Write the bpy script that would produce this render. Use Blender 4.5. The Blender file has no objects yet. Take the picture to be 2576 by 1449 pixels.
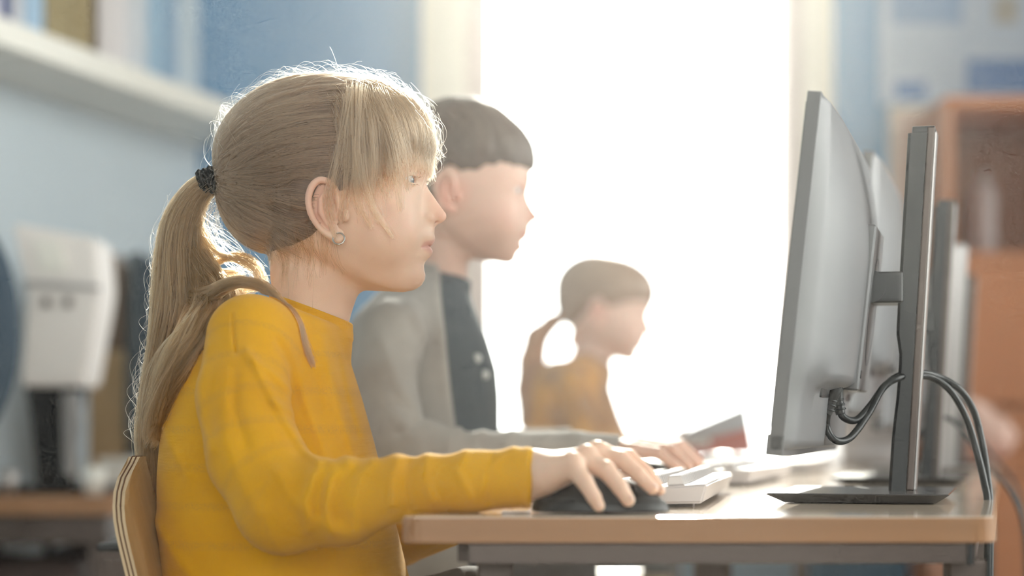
import bpy, bmesh, math, random
import numpy as np
from mathutils import Vector, Matrix
random.seed(7)
RNG = np.random.default_rng(11)
SC = bpy.context.scene
COL = SC.collection

# ---------------------------------------------------------------- camera, sky, sun, exposure
FPX = 5080.0                      # focal length in pixels of the 2576 px wide frame
ZC = 0.7283                       # lens height
HOR = 1080.0                      # row of the horizon
cam_d = bpy.data.cameras.new('camera')
cam_d.sensor_width = 36.0
cam_d.lens = FPX / 2576.0 * 36.0
cam_d.shift_y = (HOR - 724.5) / 2576.0
cam_d.clip_start = 0.05
cam_d.dof.use_dof = True
cam_d.dof.focus_distance = 1.86
cam_d.dof.aperture_fstop = 2.5
cam = bpy.data.objects.new('camera', cam_d)
cam.location = (0, 0, ZC)
cam.rotation_euler = (math.radians(90), 0, 0)
COL.objects.link(cam)
SC.camera = cam

world = bpy.data.worlds.new('sky')
SC.world = world
world.use_nodes = True
wn = world.node_tree
wn.nodes['Background'].inputs['Color'].default_value = (1.0, 0.985, 0.955, 1)
wn.nodes['Background'].inputs['Strength'].default_value = 7.2

sun_d = bpy.data.lights.new('sun', 'SUN')
sun_d.energy = 9.0
sun_d.angle = math.radians(1.5)
sun_d.color = (1.0, 0.93, 0.82)
sun = bpy.data.objects.new('sun', sun_d)
SUN_DIR = Vector((0.085, 1.0, 0.46)).normalized()       # towards the sun
sun.rotation_euler = SUN_DIR.to_track_quat('Z', 'Y').to_euler()
sun.location = (0, 8, 5)
COL.objects.link(sun)

SC.view_settings.view_transform = 'Standard'
SC.view_settings.look = 'None'
SC.view_settings.gamma = 1.0
SC.view_settings.use_curve_mapping = False
SC.view_settings.exposure = 0.0
cy = SC.cycles
cy.max_bounces = 7
cy.diffuse_bounces = 3
cy.glossy_bounces = 3
cy.transmission_bounces = 6
cy.transparent_max_bounces = 8
cy.volume_bounces = 0
cy.caustics_reflective = False
cy.caustics_refractive = False
cy.sample_clamp_indirect = 4.0
cy.use_denoising = True
cy.use_adaptive_sampling = True
cy.adaptive_threshold = 0.09
cy.adaptive_min_samples = 12

def portal(name, loc, rot, sx, sy):
    l = bpy.data.lights.new(name, 'AREA')
    l.shape = 'RECTANGLE'; l.size = sx; l.size_y = sy
    l.cycles.is_portal = True
    o = bpy.data.objects.new(name, l); o.location = loc; o.rotation_euler = rot
    COL.objects.link(o)

# room plan (metres)
WY = 5.5                          # window wall
CEIL = 3.3
FY = -3.4                         # wall behind the camera
RX = 3.2                          # right wall
LW = lambda y: -2.448 + 0.29 * y  # left wall line
portal('window_portal', (0.345, WY + 0.16, 1.75), (math.radians(-90), 0, 0), 0.9, 2.6)
portal('window_portal', (RX + 0.12, 2.3, 1.8), (0, math.radians(90), 0), 2.4, 4.4)
portal('window_portal', (0.2, FY - 0.12, 1.9), (math.radians(90), 0, 0), 3.6, 2.0)

# ---------------------------------------------------------------- materials
def srgb(r, g, b):
    f = lambda c: (c / 255 / 12.92) if c / 255 <= 0.04045 else ((c / 255 + 0.055) / 1.055) ** 2.4
    return (f(r), f(g), f(b), 1.0)

def mat(name, col, rough=0.5, metal=0.0, spec=0.5, var=0.0, vscale=6.0, bump=0.0, bscale=60.0, col2=None,
        stretch=(1, 1, 1), sss=0.0, sheen=0.0, coat=0.0, attr=None):
    m = bpy.data.materials.new(name); m.use_nodes = True
    nt = m.node_tree; N = nt.nodes; L = nt.links
    p = N['Principled BSDF']
    p.inputs['Roughness'].default_value = rough
    p.inputs['Metallic'].default_value = metal
    p.inputs['Specular IOR Level'].default_value = spec
    p.inputs['Base Color'].default_value = col
    p.inputs['Sheen Weight'].default_value = sheen
    p.inputs['Coat Weight'].default_value = coat
    if sss:
        p.inputs['Subsurface Weight'].default_value = sss
        p.inputs['Subsurface Radius'].default_value = (1.0, 0.35, 0.2)
        p.inputs['Subsurface Scale'].default_value = 0.012
    tc = N.new('ShaderNodeTexCoord')
    mp = N.new('ShaderNodeMapping'); mp.inputs['Scale'].default_value = stretch
    L.new(tc.outputs['Object'], mp.inputs['Vector'])
    if attr:
        a = N.new('ShaderNodeAttribute'); a.attribute_name = attr
        L.new(a.outputs['Color'], p.inputs['Base Color'])
        src = a.outputs['Color']
    else:
        src = None
    if var > 0 or col2 is not None:
        n = N.new('ShaderNodeTexNoise'); n.inputs['Scale'].default_value = vscale; n.inputs['Detail'].default_value = 5
        L.new(mp.outputs[0], n.inputs['Vector'])
        mx = N.new('ShaderNodeMix'); mx.data_type = 'RGBA'
        r = N.new('ShaderNodeMapRange'); r.inputs[1].default_value = 0.3; r.inputs[2].default_value = 0.7
        L.new(n.outputs['Fac'], r.inputs[0]); L.new(r.outputs[0], mx.inputs[0])
        if src is not None:
            mx.blend_type = 'MULTIPLY'
            L.new(src, mx.inputs[6]); mx.inputs[7].default_value = (1 - var, 1 - var, 1 - var, 1)
        else:
            c2 = col2 if col2 is not None else tuple(c * (1 - var) for c in col[:3]) + (1,)
            mx.inputs[6].default_value = col; mx.inputs[7].default_value = c2
        L.new(mx.outputs[2], p.inputs['Base Color'])
    if bump > 0:
        n2 = N.new('ShaderNodeTexNoise'); n2.inputs['Scale'].default_value = bscale; n2.inputs['Detail'].default_value = 4
        L.new(mp.outputs[0], n2.inputs['Vector'])
        b = N.new('ShaderNodeBump'); b.inputs['Strength'].default_value = bump; b.inputs['Distance'].default_value = 0.001
        L.new(n2.outputs['Fac'], b.inputs['Height']); L.new(b.outputs[0], p.inputs['Normal'])
    return m

M = {}
M['wall'] = mat('blue_wall_paint', srgb(108, 154, 192), 0.7, var=0.05, vscale=2, bump=0.2, bscale=150)
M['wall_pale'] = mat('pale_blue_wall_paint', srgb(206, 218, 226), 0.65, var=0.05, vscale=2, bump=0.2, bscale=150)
M['white_wall'] = mat('white_wall_paint', srgb(225, 222, 215), 0.8, var=0.03, vscale=2)
M['floor'] = mat('pale_floor', srgb(188, 172, 152), 0.4, var=0.15, vscale=3, stretch=(1, 6, 1))
M['frame'] = mat('cream_window_frame', srgb(222, 215, 198), 0.45, var=0.03)
M['curtain'] = mat('pinkish_curtain', srgb(196, 178, 172), 0.8, var=0.05)
M['shelf'] = mat('white_shelf', srgb(238, 236, 228), 0.4, var=0.03)
M['desk_top'] = mat('desk_laminate', srgb(226, 206, 184), 0.09, var=0.05, vscale=25, stretch=(1, 8, 1))
M['desk_edge'] = mat('desk_edge_band', srgb(168, 122, 82), 0.45, var=0.10, vscale=10, bump=0.1, bscale=200, stretch=(0.3, 1, 8))
M['metal'] = mat('grey_metal', srgb(96, 84, 78), 0.4, 0.5, var=0.05)
M['dark_plastic'] = mat('dark_plastic', srgb(38, 40, 42), 0.38, var=0.15, vscale=30)
M['mouse_black'] = mat('mouse_black', srgb(34, 32, 32), 0.42, var=0.1, vscale=20)
M['shell'] = mat('monitor_shell', srgb(120, 120, 122), 0.42, 0.2, var=0.04, vscale=8, bump=0.15, bscale=1500)
M['shell_dark'] = mat('monitor_bezel', srgb(110, 110, 112), 0.42, 0.2, var=0.04)
M['foot_plate'] = mat('dark_satin_foot_plate', srgb(84, 82, 82), 0.22, 0.2)
M['silver'] = mat('silver_plastic', srgb(176, 172, 170), 0.28, 0.6, var=0.04)
M['screen'] = mat('monitor_screen', srgb(22, 24, 28), 0.12, coat=0.3)
M['cable'] = mat('cable_rubber', srgb(24, 28, 30), 0.35)
M['kb'] = mat('keyboard_plastic', srgb(214, 208, 208), 0.35, var=0.03)
M['ply'] = mat('chair_plywood', srgb(222, 196, 158), 0.45, var=0.10, vscale=12, stretch=(8, 8, 1))
M['ply_line'] = mat('plywood_glue_line', srgb(120, 84, 60), 0.6, var=0.2)
M['cab'] = mat('cabinet_wood', srgb(196, 126, 78), 0.5, var=0.10, vscale=6, stretch=(1, 1, 8), bump=0.1, bscale=80)
M['cab_in'] = mat('cabinet_inside', srgb(168, 108, 70), 0.6, var=0.10, vscale=6, stretch=(1, 1, 8))

def glass_mat(name):
    m = bpy.data.materials.new(name); m.use_nodes = True
    nt = m.node_tree; N = nt.nodes; L = nt.links
    for n in list(N):
        if n.type != 'OUTPUT_MATERIAL': N.remove(n)
    out = [n for n in N if n.type == 'OUTPUT_MATERIAL'][0]
    t = N.new('ShaderNodeBsdfTransparent'); t.inputs[0].default_value = (0.96, 0.98, 0.97, 1)
    g = N.new('ShaderNodeBsdfGlossy'); g.inputs['Roughness'].default_value = 0.02
    f = N.new('ShaderNodeFresnel'); f.inputs[0].default_value = 1.45
    mx = N.new('ShaderNodeMixShader')
    L.new(f.outputs[0], mx.inputs[0]); L.new(t.outputs[0], mx.inputs[1]); L.new(g.outputs[0], mx.inputs[2])
    L.new(mx.outputs[0], out.inputs['Surface'])
    return m
M['glass'] = glass_mat('window_glass')

# ---------------------------------------------------------------- object helpers
def link(o, parent=None):
    COL.objects.link(o)
    if parent is not None: o.parent = parent
    return o

def tag(o, label=None, cat=None, group=None, kind=None):
    if label: o['label'] = label
    if cat: o['category'] = cat
    if group: o['group'] = group
    if kind: o['kind'] = kind
    return o

def empty(name, loc=(0, 0, 0), rz=0.0):
    o = bpy.data.objects.new(name, None); o.location = loc; o.rotation_euler = (0, 0, rz)
    o.empty_display_size = 0.05
    COL.objects.link(o)
    return o

def thing(name, label, cat, loc=(0, 0, 0), rz=0.0, group=None):
    return tag(empty(name, loc, rz), label, cat, group)

def from_bm(name, bm, m, parent=None, smooth=False):
    me = bpy.data.meshes.new(name); bm.to_mesh(me); bm.free()
    for mm in (m if isinstance(m, (list, tuple)) else [m]): me.materials.append(mm)
    if smooth:
        me.polygons.foreach_set('use_smooth', [True] * len(me.polygons))
    return link(bpy.data.objects.new(name, me), parent)

def inv_parent(o, parent):
    """parent an object built in world coordinates so that it stays where it is"""
    o.parent = parent
    o.matrix_parent_inverse = (Matrix.Translation(parent.location) @ parent.rotation_euler.to_matrix().to_4x4()).inverted()
    return o

def bx(bm, x0, x1, y0, y1, z0, z1, bev=0.0, seg=2, mat_i=0):
    r = bmesh.ops.create_cube(bm, size=1.0)
    vs = r['verts']
    for v in vs:
        v.co = Vector(((x0 + x1) / 2 + v.co.x * (x1 - x0), (y0 + y1) / 2 + v.co.y * (y1 - y0), (z0 + z1) / 2 + v.co.z * (z1 - z0)))
    fs = set(f for v in vs for f in v.link_faces)
    for f in fs: f.material_index = mat_i
    if bev > 0:
        es = set(e for v in vs for e in v.link_edges)
        bmesh.ops.bevel(bm, geom=list(es), offset=bev, segments=seg, affect='EDGES', profile=0.7)

def box(name, x0, x1, y0, y1, z0, z1, m, parent=None, bev=0.0, seg=2):
    bm = bmesh.new(); bx(bm, x0, x1, y0, y1, z0, z1, bev, seg)
    return from_bm(name, bm, m, parent, smooth=False)

def prism(bm, pts, z0, z1, bev=0.0, seg=2):
    """vertical prism over a polygon in x, y"""
    lo = [bm.verts.new((p[0], p[1], z0)) for p in pts]
    hi = [bm.verts.new((p[0], p[1], z1)) for p in pts]
    n = len(pts)
    fs = [bm.faces.new(lo[::-1]), bm.faces.new(hi)]
    for i in range(n):
        fs.append(bm.faces.new((lo[i], lo[(i + 1) % n], hi[(i + 1) % n], hi[i])))
    bmesh.ops.recalc_face_normals(bm, faces=fs)
    if bev > 0:
        es = [e for e in bm.edges if abs(e.verts[0].co.z - e.verts[1].co.z) < 1e-6 and e.verts[0] in lo + hi]
        bmesh.ops.bevel(bm, geom=es, offset=bev, segments=seg, affect='EDGES', profile=0.7)

def catmull(pts, n=12, closed=False):
    P = [np.array(p, float) for p in pts]
    out = []
    m = len(P)
    for i in range(m - 1):
        p0 = P[max(i - 1, 0)]; p1 = P[i]; p2 = P[i + 1]; p3 = P[min(i + 2, m - 1)]
        for k in range(n):
            t = k / n
            out.append(0.5 * ((2 * p1) + (-p0 + p2) * t + (2 * p0 - 5 * p1 + 4 * p2 - p3) * t * t + (-p0 + 3 * p1 - 3 * p2 + p3) * t ** 3))
    out.append(P[-1])
    return np.array(out)

def tube(name, pts, r, m, parent=None, sides=12, n=10, radii=None, smooth=True):
    c = catmull(pts, n) if n > 1 else np.array(pts, float)
    k = len(c)
    rr = np.full(k, r) if radii is None else np.interp(np.linspace(0, 1, k), np.linspace(0, 1, len(radii)), radii)
    T = np.gradient(c, axis=0); T /= np.linalg.norm(T, axis=1)[:, None] + 1e-12
    up = np.array([0.13, 0.31, 0.94]); V = []; F = []
    a = np.cross(T[0], up); a /= np.linalg.norm(a)
    for i in range(k):
        a = a - T[i] * np.dot(a, T[i]); a /= np.linalg.norm(a)
        b = np.cross(T[i], a)
        for s in range(sides):
            th = 2 * math.pi * s / sides
            V.append(c[i] + rr[i] * (math.cos(th) * a + math.sin(th) * b))
    for i in range(k - 1):
        for s in range(sides):
            F.append((i * sides + s, i * sides + (s + 1) % sides, (i + 1) * sides + (s + 1) % sides, (i + 1) * sides + s))
    F.append(tuple(range(sides))[::-1]); F.append(tuple((k - 1) * sides + s for s in range(sides)))
    me = bpy.data.meshes.new(name); me.from_pydata([tuple(v) for v in V], [], F)
    me.materials.append(m)
    if smooth: me.polygons.foreach_set('use_smooth', [True] * len(me.polygons))
    me.update()
    return link(bpy.data.objects.new(name, me), parent)

def W(px, py, d):
    """the point at depth d metres that the frame shows at pixel px, py"""
    return ((px - 1288.0) / FPX * d, d, ZC + (HOR - py) / FPX * d)

# ---------------------------------------------------------------- implicit surfaces
f4 = np.float32
def smin(a, b, k):
    h = np.clip(0.5 + 0.5 * (b - a) / k, 0, 1)
    return b + (a - b) * h - k * h * (1 - h)
def smax(a, b, k): return -smin(-a, -b, k)
def ell(P, c, r, R=None):
    q = P - np.array(c, f4)
    if R is not None: q = q @ np.array(R, f4)
    r = np.array(r, f4)
    k0 = np.sqrt(((q / r) ** 2).sum(1)) + 1e-9
    k1 = np.sqrt(((q / (r * r)) ** 2).sum(1)) + 1e-9
    return k0 * (k0 - 1) / k1
def cap(P, a, b, ra, rb):
    a = np.array(a, f4); b = np.array(b, f4); ba = b - a
    pa = P - a
    h = np.clip((pa @ ba) / (ba @ ba + 1e-9), 0, 1)
    return np.sqrt(((pa - h[:, None] * ba) ** 2).sum(1)) - (ra + (rb - ra) * h)
def chain(P, pts, rad, k=10.0):
    d = None
    for i in range(len(pts) - 1):
        e = cap(P, pts[i], pts[i + 1], rad[i], rad[i + 1])
        d = e if d is None else smin(d, e, k)
    return d
def roty(deg):
    a = math.radians(deg)
    return np.array([[math.cos(a), 0, math.sin(a)], [0, 1, 0], [-math.sin(a), 0, math.cos(a)]], f4)
def polydist2(U, V, pts):
    d = np.full(U.shape, 1e9, f4)
    for i in range(len(pts) - 1):
        ax, ay = pts[i]; bxx, by = pts[i + 1]
        dx, dy = bxx - ax, by - ay
        h = np.clip(((U - ax) * dx + (V - ay) * dy) / (dx * dx + dy * dy + 1e-9), 0, 1)
        e = (U - ax - h * dx) ** 2 + (V - ay - h * dy) ** 2
        d = np.minimum(d, e)
    return d

def evalc(f, P, chunk=400000):
    out = np.empty(len(P), f4)
    for i in range(0, len(P), chunk):
        out[i:i + chunk] = f(P[i:i + chunk])
    return out

def mesh_sdf(f, lo, hi, h, refine=1, slack=1.6):
    lo = np.array(lo, f4); hi = np.array(hi, f4)
    n = np.ceil((hi - lo) / (16 * h)).astype(int)
    g = np.stack(np.meshgrid(*[np.arange(k) for k in n], indexing='ij'), -1).reshape(-1, 3) * 16
    off = np.stack(np.meshgrid(*[np.arange(4)] * 3, indexing='ij'), -1).reshape(-1, 3)
    for step in (16, 4):
        c = lo + (g + step / 2).astype(f4) * h
        d = evalc(f, c)
        g = g[np.abs(d) < step * h * 0.87 * (slack if step == 16 else 1.3) + 1.5 * h]
        g = (g[:, None, :] + off[None] * (step // 4)).reshape(-1, 3)
    d = evalc(f, lo + (g + 0.5).astype(f4) * h)
    g = g[np.abs(d) < h * 2.8]
    S = int(n.max() * 16 + 8)
    key = lambda a: ((a[..., 0] + 2) * S + (a[..., 1] + 2)) * S + (a[..., 2] + 2)
    co = np.array([[i & 1, (i >> 1) & 1, (i >> 2) & 1] for i in range(8)])
    ck = key(g[:, None, :] + co[None])
    uk, inv = np.unique(ck.ravel(), return_inverse=True)
    inv = inv.reshape(-1, 8)
    q = uk.copy(); z = q % S - 2; q //= S; y = q % S - 2; x = q // S - 2
    cp = lo + np.stack([x, y, z], -1).astype(f4) * h
    cv = evalc(f, cp)
    vals = cv[inv]
    neg = vals < 0
    act = neg.any(1) & ~neg.all(1)
    g = g[act]; vals = vals[act]; neg = neg[act]
    order = np.argsort(key(g)); g = g[order]; vals = vals[order]; neg = neg[order]
    keys = key(g)
    acc = np.zeros((len(g), 3), f4); cnt = np.zeros(len(g), f4)
    for i in range(8):
        for ax in range(3):
            j = i | (1 << ax)
            if j == i: continue
            s = neg[:, i] != neg[:, j]
            t = vals[:, i] / (vals[:, i] - vals[:, j] + 1e-20)
            p = co[i][None].astype(f4) + 0 * acc
            p[:, ax] += t
            acc += np.where(s[:, None], p, 0); cnt += s
    verts = lo + (g + acc / cnt[:, None]).astype(f4) * h
    faces = []
    for ax in range(3):
        b, c = (ax + 1) % 3, (ax + 2) % 3
        j = 1 << ax
        s = np.nonzero(neg[:, 0] != neg[:, j])[0]
        eb = np.zeros(3, int); eb[b] = 1; ec = np.zeros(3, int); ec[c] = 1
        ids = []; ok = np.ones(len(s), bool)
        for o in (np.zeros(3, int), eb, eb + ec, ec):
            kk = key(g[s] - o)
            ii = np.searchsorted(keys, kk); ii = np.minimum(ii, len(keys) - 1)
            ok &= keys[ii] == kk
            ids.append(ii)
        Q = np.stack(ids, -1)[ok]
        flip = neg[s, 0][ok]
        Q[~flip] = Q[~flip][:, ::-1]
        faces.append(Q)
    faces = np.concatenate(faces)
    for _ in range(refine):
        e = 0.25 * h
        d0 = evalc(f, verts)
        G = np.stack([(evalc(f, verts + np.array(o, f4) * e) - d0) / e for o in ((1, 0, 0), (0, 1, 0), (0, 0, 1))], -1)
        st = (d0 / ((G ** 2).sum(1) + 0.05))[:, None] * G
        ln = np.sqrt((st ** 2).sum(1))[:, None] + 1e-9
        verts = verts - st * np.minimum(1, 0.6 * h / ln)
    return verts, faces

def grad(f, P, e):
    d0 = evalc(f, P)
    G = np.stack([(evalc(f, P + np.array(o, f4) * e) - d0) / e for o in ((1, 0, 0), (0, 1, 0), (0, 0, 1))], -1)
    return d0, G

def project(f, P, off, it=4, e=1.0):
    P = P.astype(f4)
    for _ in range(it):
        d, G = grad(f, P, e)
        P = P - ((d - off) / ((G ** 2).sum(1) + 1e-3))[:, None] * G
    return P

def np_mesh(name, verts, faces, m, parent=None, smooth=True, cols=None):
    """faces are all quads"""
    me = bpy.data.meshes.new(name)
    nv, nf = len(verts), len(faces)
    me.vertices.add(nv); me.vertices.foreach_set('co', np.ascontiguousarray(verts, f4).ravel())
    me.loops.add(nf * 4); me.loops.foreach_set('vertex_index', np.ascontiguousarray(faces, np.int32).ravel())
    me.polygons.add(nf)
    me.polygons.foreach_set('loop_start', np.arange(nf, dtype=np.int32) * 4)
    me.polygons.foreach_set('loop_total', np.full(nf, 4, np.int32))
    me.update(calc_edges=True); me.validate()
    if smooth: me.polygons.foreach_set('use_smooth', [True] * len(me.polygons))
    if cols is not None:
        a = me.color_attributes.new('tint', 'FLOAT_COLOR', 'POINT')
        c4 = np.concatenate([cols, np.ones((len(cols), 1))], 1).astype(f4)
        a.data.foreach_set('color', c4.ravel())
    me.materials.append(m)
    return link(bpy.data.objects.new(name, me), parent)

class Frame:
    """a figure's own coordinates: u right and v down in frame pixels at depth D0, w away from the lens, same unit"""
    def __init__(s, D0): s.D0 = D0; s.s = D0 / FPX
    def world(s, P):
        P = np.asarray(P, f4)
        return np.stack([(P[:, 0] - 1288) * s.s, s.D0 + P[:, 2] * s.s, ZC + (HOR - P[:, 1]) * s.s], -1)
    def Q(s, px, py, d):
        k = d / s.D0
        return (1288 + (px - 1288) * k, HOR + (py - HOR) * k, (d - s.D0) / s.s)
    def faces(s, F): return F[:, ::-1]      # v points down: the map mirrors, so turn the faces
# ---------------------------------------------------------------- the room
def struct(o): o['kind'] = 'structure'; return o
TH = 0.2
bm = bmesh.new(); bx(bm, -4.2, RX + TH, FY - TH, WY + TH, -0.12, 0.0); struct(from_bm('floor', bm, M['floor']))
bm = bmesh.new(); bx(bm, -4.2, RX + TH, FY - TH, WY + TH, CEIL, CEIL + 0.15); struct(from_bm('ceiling', bm, M['white_wall']))

# window wall: opening between frame pixels 1165 and 2093
WX0, WX1 = -0.135, 0.87
WZ0, WZ1 = 0.45, 3.05
bm = bmesh.new()
bx(bm, -1.3, WX0, WY, WY + TH, 0, CEIL); bx(bm, WX1, RX + TH, WY, WY + TH, 0, CEIL)
bx(bm, WX0, WX1, WY, WY + TH, 0, WZ0); bx(bm, WX0, WX1, WY, WY + TH, WZ1, CEIL)
struct(from_bm('wall_back', bm, M['wall']))
# left wall, running slightly inwards towards the window
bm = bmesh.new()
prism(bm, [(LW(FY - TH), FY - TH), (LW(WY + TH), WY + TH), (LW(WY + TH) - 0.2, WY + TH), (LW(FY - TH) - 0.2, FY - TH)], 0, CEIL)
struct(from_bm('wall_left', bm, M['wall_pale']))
# right wall with a wide window outside the frame, added for fill light
bm = bmesh.new()
bx(bm, RX, RX + TH, FY - TH, 0.1, 0, CEIL); bx(bm, RX, RX + TH, 4.5, WY + TH, 0, CEIL)
bx(bm, RX, RX + TH, 0.1, 4.5, 0, 0.6); bx(bm, RX, RX + TH, 0.1, 4.5, 3.0, CEIL)
struct(from_bm('wall_right', bm, M['wall_pale']))
# wall behind the lens with an unseen window added for fill light
bm = bmesh.new()
bx(bm, -4.2, -1.6, FY - TH, FY, 0, CEIL); bx(bm, 2.0, RX + TH, FY - TH, FY, 0, CEIL)
bx(bm, -1.6, 2.0, FY - TH, FY, 0, 0.9); bx(bm, -1.6, 2.0, FY - TH, FY, 2.9, CEIL)
struct(from_bm('wall_front', bm, M['wall_pale']))

# windows: frame profiles and panes
w1 = struct(empty('window_1', (0.37, WY, WZ0)))
def part(name, bmf, m, parent, smooth=False):
    bm = bmesh.new(); bmf(bm); o = from_bm(name, bm, m, None, smooth); inv_parent(o, parent); return o
part('frame_post', lambda b: bx(b, -0.245, -0.125, WY - 0.05, WY + 0.10, WZ0, WZ1 + 0.06, 0.008), M['frame'], w1)
part('frame_post', lambda b: bx(b, -0.129, -0.062, WY - 0.02, WY + 0.13, WZ0, WZ1, 0.006), M['curtain'], w1)
part('frame_post', lambda b: bx(b, 0.744, 0.795, WY - 0.02, WY + 0.13, WZ0, WZ1, 0.006), M['curtain'], w1)
part('frame_post', lambda b: bx(b, 0.792, 0.868, WY - 0.05, WY + 0.10, WZ0, WZ1 + 0.06, 0.008), M['frame'], w1)
part('frame_head', lambda b: bx(b, -0.245, 0.868, WY - 0.05, WY + 0.10, WZ1 - 0.03, WZ1 + 0.06, 0.008), M['frame'], w1)
part('frame_foot', lambda b: bx(b, -0.14, 0.86, WY - 0.02, WY + 0.10, WZ0, WZ0 + 0.06, 0.008), M['frame'], w1)
part('window_sill', lambda b: bx(b, -0.28, 0.90, WY - 0.16, WY + 0.02, WZ0 - 0.035, WZ0, 0.008), M['frame'], w1)
part('pane', lambda b: bx(b, -0.07, 0.76, WY + 0.05, WY + 0.056, WZ0 + 0.05, WZ1 - 0.02), M['glass'], w1)
w2 = struct(empty('fill_window_right', (RX, 2.3, 0.6)))  # added window, unseen, lets in fill light from the right
for y in (0.1, 1.53, 2.97, 4.44):
    part('frame_post', lambda b: bx(b, RX + 0.02, RX + 0.09, y, y + 0.06, 0.6, 3.0, 0.006), M['frame'], w2)
for z in (0.6, 2.94):
    part('frame_rail', lambda b: bx(b, RX + 0.02, RX + 0.09, 0.1, 4.5, z, z + 0.06, 0.006), M['frame'], w2)
part('pane', lambda b: bx(b, RX + 0.05, RX + 0.056, 0.12, 4.48, 0.63, 2.97), M['glass'], w2)
w3 = struct(empty('fill_window_rear', (0.2, FY, 0.9)))  # added window, unseen, fills the side towards the lens
for x in (-1.6, 0.17, 1.94):
    part('frame_post', lambda b: bx(b, x, x + 0.06, FY - 0.10, FY - 0.03, 0.9, 2.9, 0.006), M['frame'], w3)
for z in (0.9, 2.84):
    part('frame_rail', lambda b: bx(b, -1.6, 2.0, FY - 0.10, FY - 0.03, z, z + 0.06, 0.006), M['frame'], w3)
part('pane', lambda b: bx(b, -1.58, 1.98, FY - 0.07, FY - 0.064, 0.93, 2.87), M['glass'], w3)
# skirting
part_b = bmesh.new(); bx(part_b, -0.86, 3.2, WY - 0.015, WY, 0, 0.09, 0.003); struct(from_bm('baseboard_back', part_b, M['frame']))

# ---------------------------------------------------------------- shelf on the left wall, with books
SHZ = ZC + 0.827
SX = lambda y: -2.195 + 0.29 * y              # front edge of the shelf
def s_at(px): return -2.195 / ((px - 1288) / FPX - 0.29)
AL = math.atan(0.29)                           # lean of the wall line from straight ahead
U_ = Vector((math.sin(AL), math.cos(AL), 0)); N_ = Vector((math.cos(AL), -math.sin(AL), 0))
def wallbox(bm, s0, s1, n0, n1, z0, z1, bev=0.002):
    """box along the left shelf: s from the shelf front line's y, n out of the wall"""
    a = Vector((SX(0), 0, 0))
    k = 1 / U_.y
    pts = [a + U_ * (s0 * k) + N_ * n0, a + U_ * (s1 * k) + N_ * n0, a + U_ * (s1 * k) + N_ * n1, a + U_ * (s0 * k) + N_ * n1]
    prism(bm, [(p.x, p.y) for p in pts[::-1]], z0, z1, bev)
shelf = thing('wall_shelf', 'long white shelf on the pale blue left wall, holding books and binders', 'shelf', (SX(4.0), 4.0, SHZ - 0.06))
bm = bmesh.new(); wallbox(bm, 1.2, 5.42, -0.243, 0.0, SHZ - 0.056, SHZ, 0.003); o = from_bm('board', bm, M['shelf']); inv_parent(o, shelf)
for y in (1.6, 2.6):
    bm = bmesh.new(); wallbox(bm, y, y + 0.02, -0.243, -0.06, SHZ - 0.20, SHZ - 0.056, 0.002); o = from_bm('bracket', bm, M['shelf']); inv_parent(o, shelf)
BK = [(-70, -30, (200, 196, 190), 'grey book leftmost on the wall shelf', .29), (-28, 12, (228, 222, 226), 'white book at the left end of the wall shelf', .27),
      (14, 34, (212, 208, 220), 'slim lilac white book beside the navy book on the shelf', .26), (36, 62, (62, 78, 128), 'navy blue book between pale books on the shelf', .28),
      (64, 92, (196, 198, 206), 'grey book between the navy and the pale blue book', .27), (94, 142, (158, 188, 214), 'pale blue book beside the olive binder', .30),
      (146, 212, (150, 134, 92), 'olive binder, first of the two olive ones', .33), (214, 262, (150, 132, 88), 'olive binder beside the dark brown book', .33),
      (264, 276, (84, 66, 48), 'thin dark brown book beside the white binder', .32),
      (282, 318, (222, 216, 216), 'white binder beside the dark brown book', .33), (320, 352, (228, 224, 226), 'white binder in the middle of three white ones', .33),
      (354, 398, (208, 214, 222), 'cool white binder beside the sky blue book', .32), (400, 440, (150, 184, 210), 'sky blue book near the right end of the shelf', .29),
      (442, 474, (132, 164, 194), 'steel blue book last on the right of the shelf', .28)]
for i, (a, b, c, lab, hh) in enumerate(BK):
    s0, s1 = s_at(a), s_at(b)
    cm = mat('book_cover_%s' % chr(97 + i), srgb(*c), 0.5, var=0.06)
    k = thing('book', lab, 'book', (SX((s0 + s1) / 2) - 0.12, (s0 + s1) / 2, SHZ), 0, 'books on the wall shelf')
    bm = bmesh.new()
    wallbox(bm, s0 + 0.001, s1 - 0.001, -0.035, -0.030, SHZ + 0.0005, SHZ + hh, 0.001)
    wallbox(bm, s0 + 0.001, s0 + 0.004, -0.22, -0.035, SHZ + 0.0005, SHZ + hh, 0.0)
    wallbox(bm, s1 - 0.004, s1 - 0.001, -0.22, -0.035, SHZ + 0.0005, SHZ + hh, 0.0)
    o = from_bm('cover', bm, cm); inv_parent(o, k)
    bm = bmesh.new(); wallbox(bm, s0 + 0.005, s1 - 0.005, -0.215, -0.036, SHZ + 0.004, SHZ + hh - 0.005, 0.0)
    o = from_bm('pages', bm, M['shelf']); inv_parent(o, k)

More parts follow.
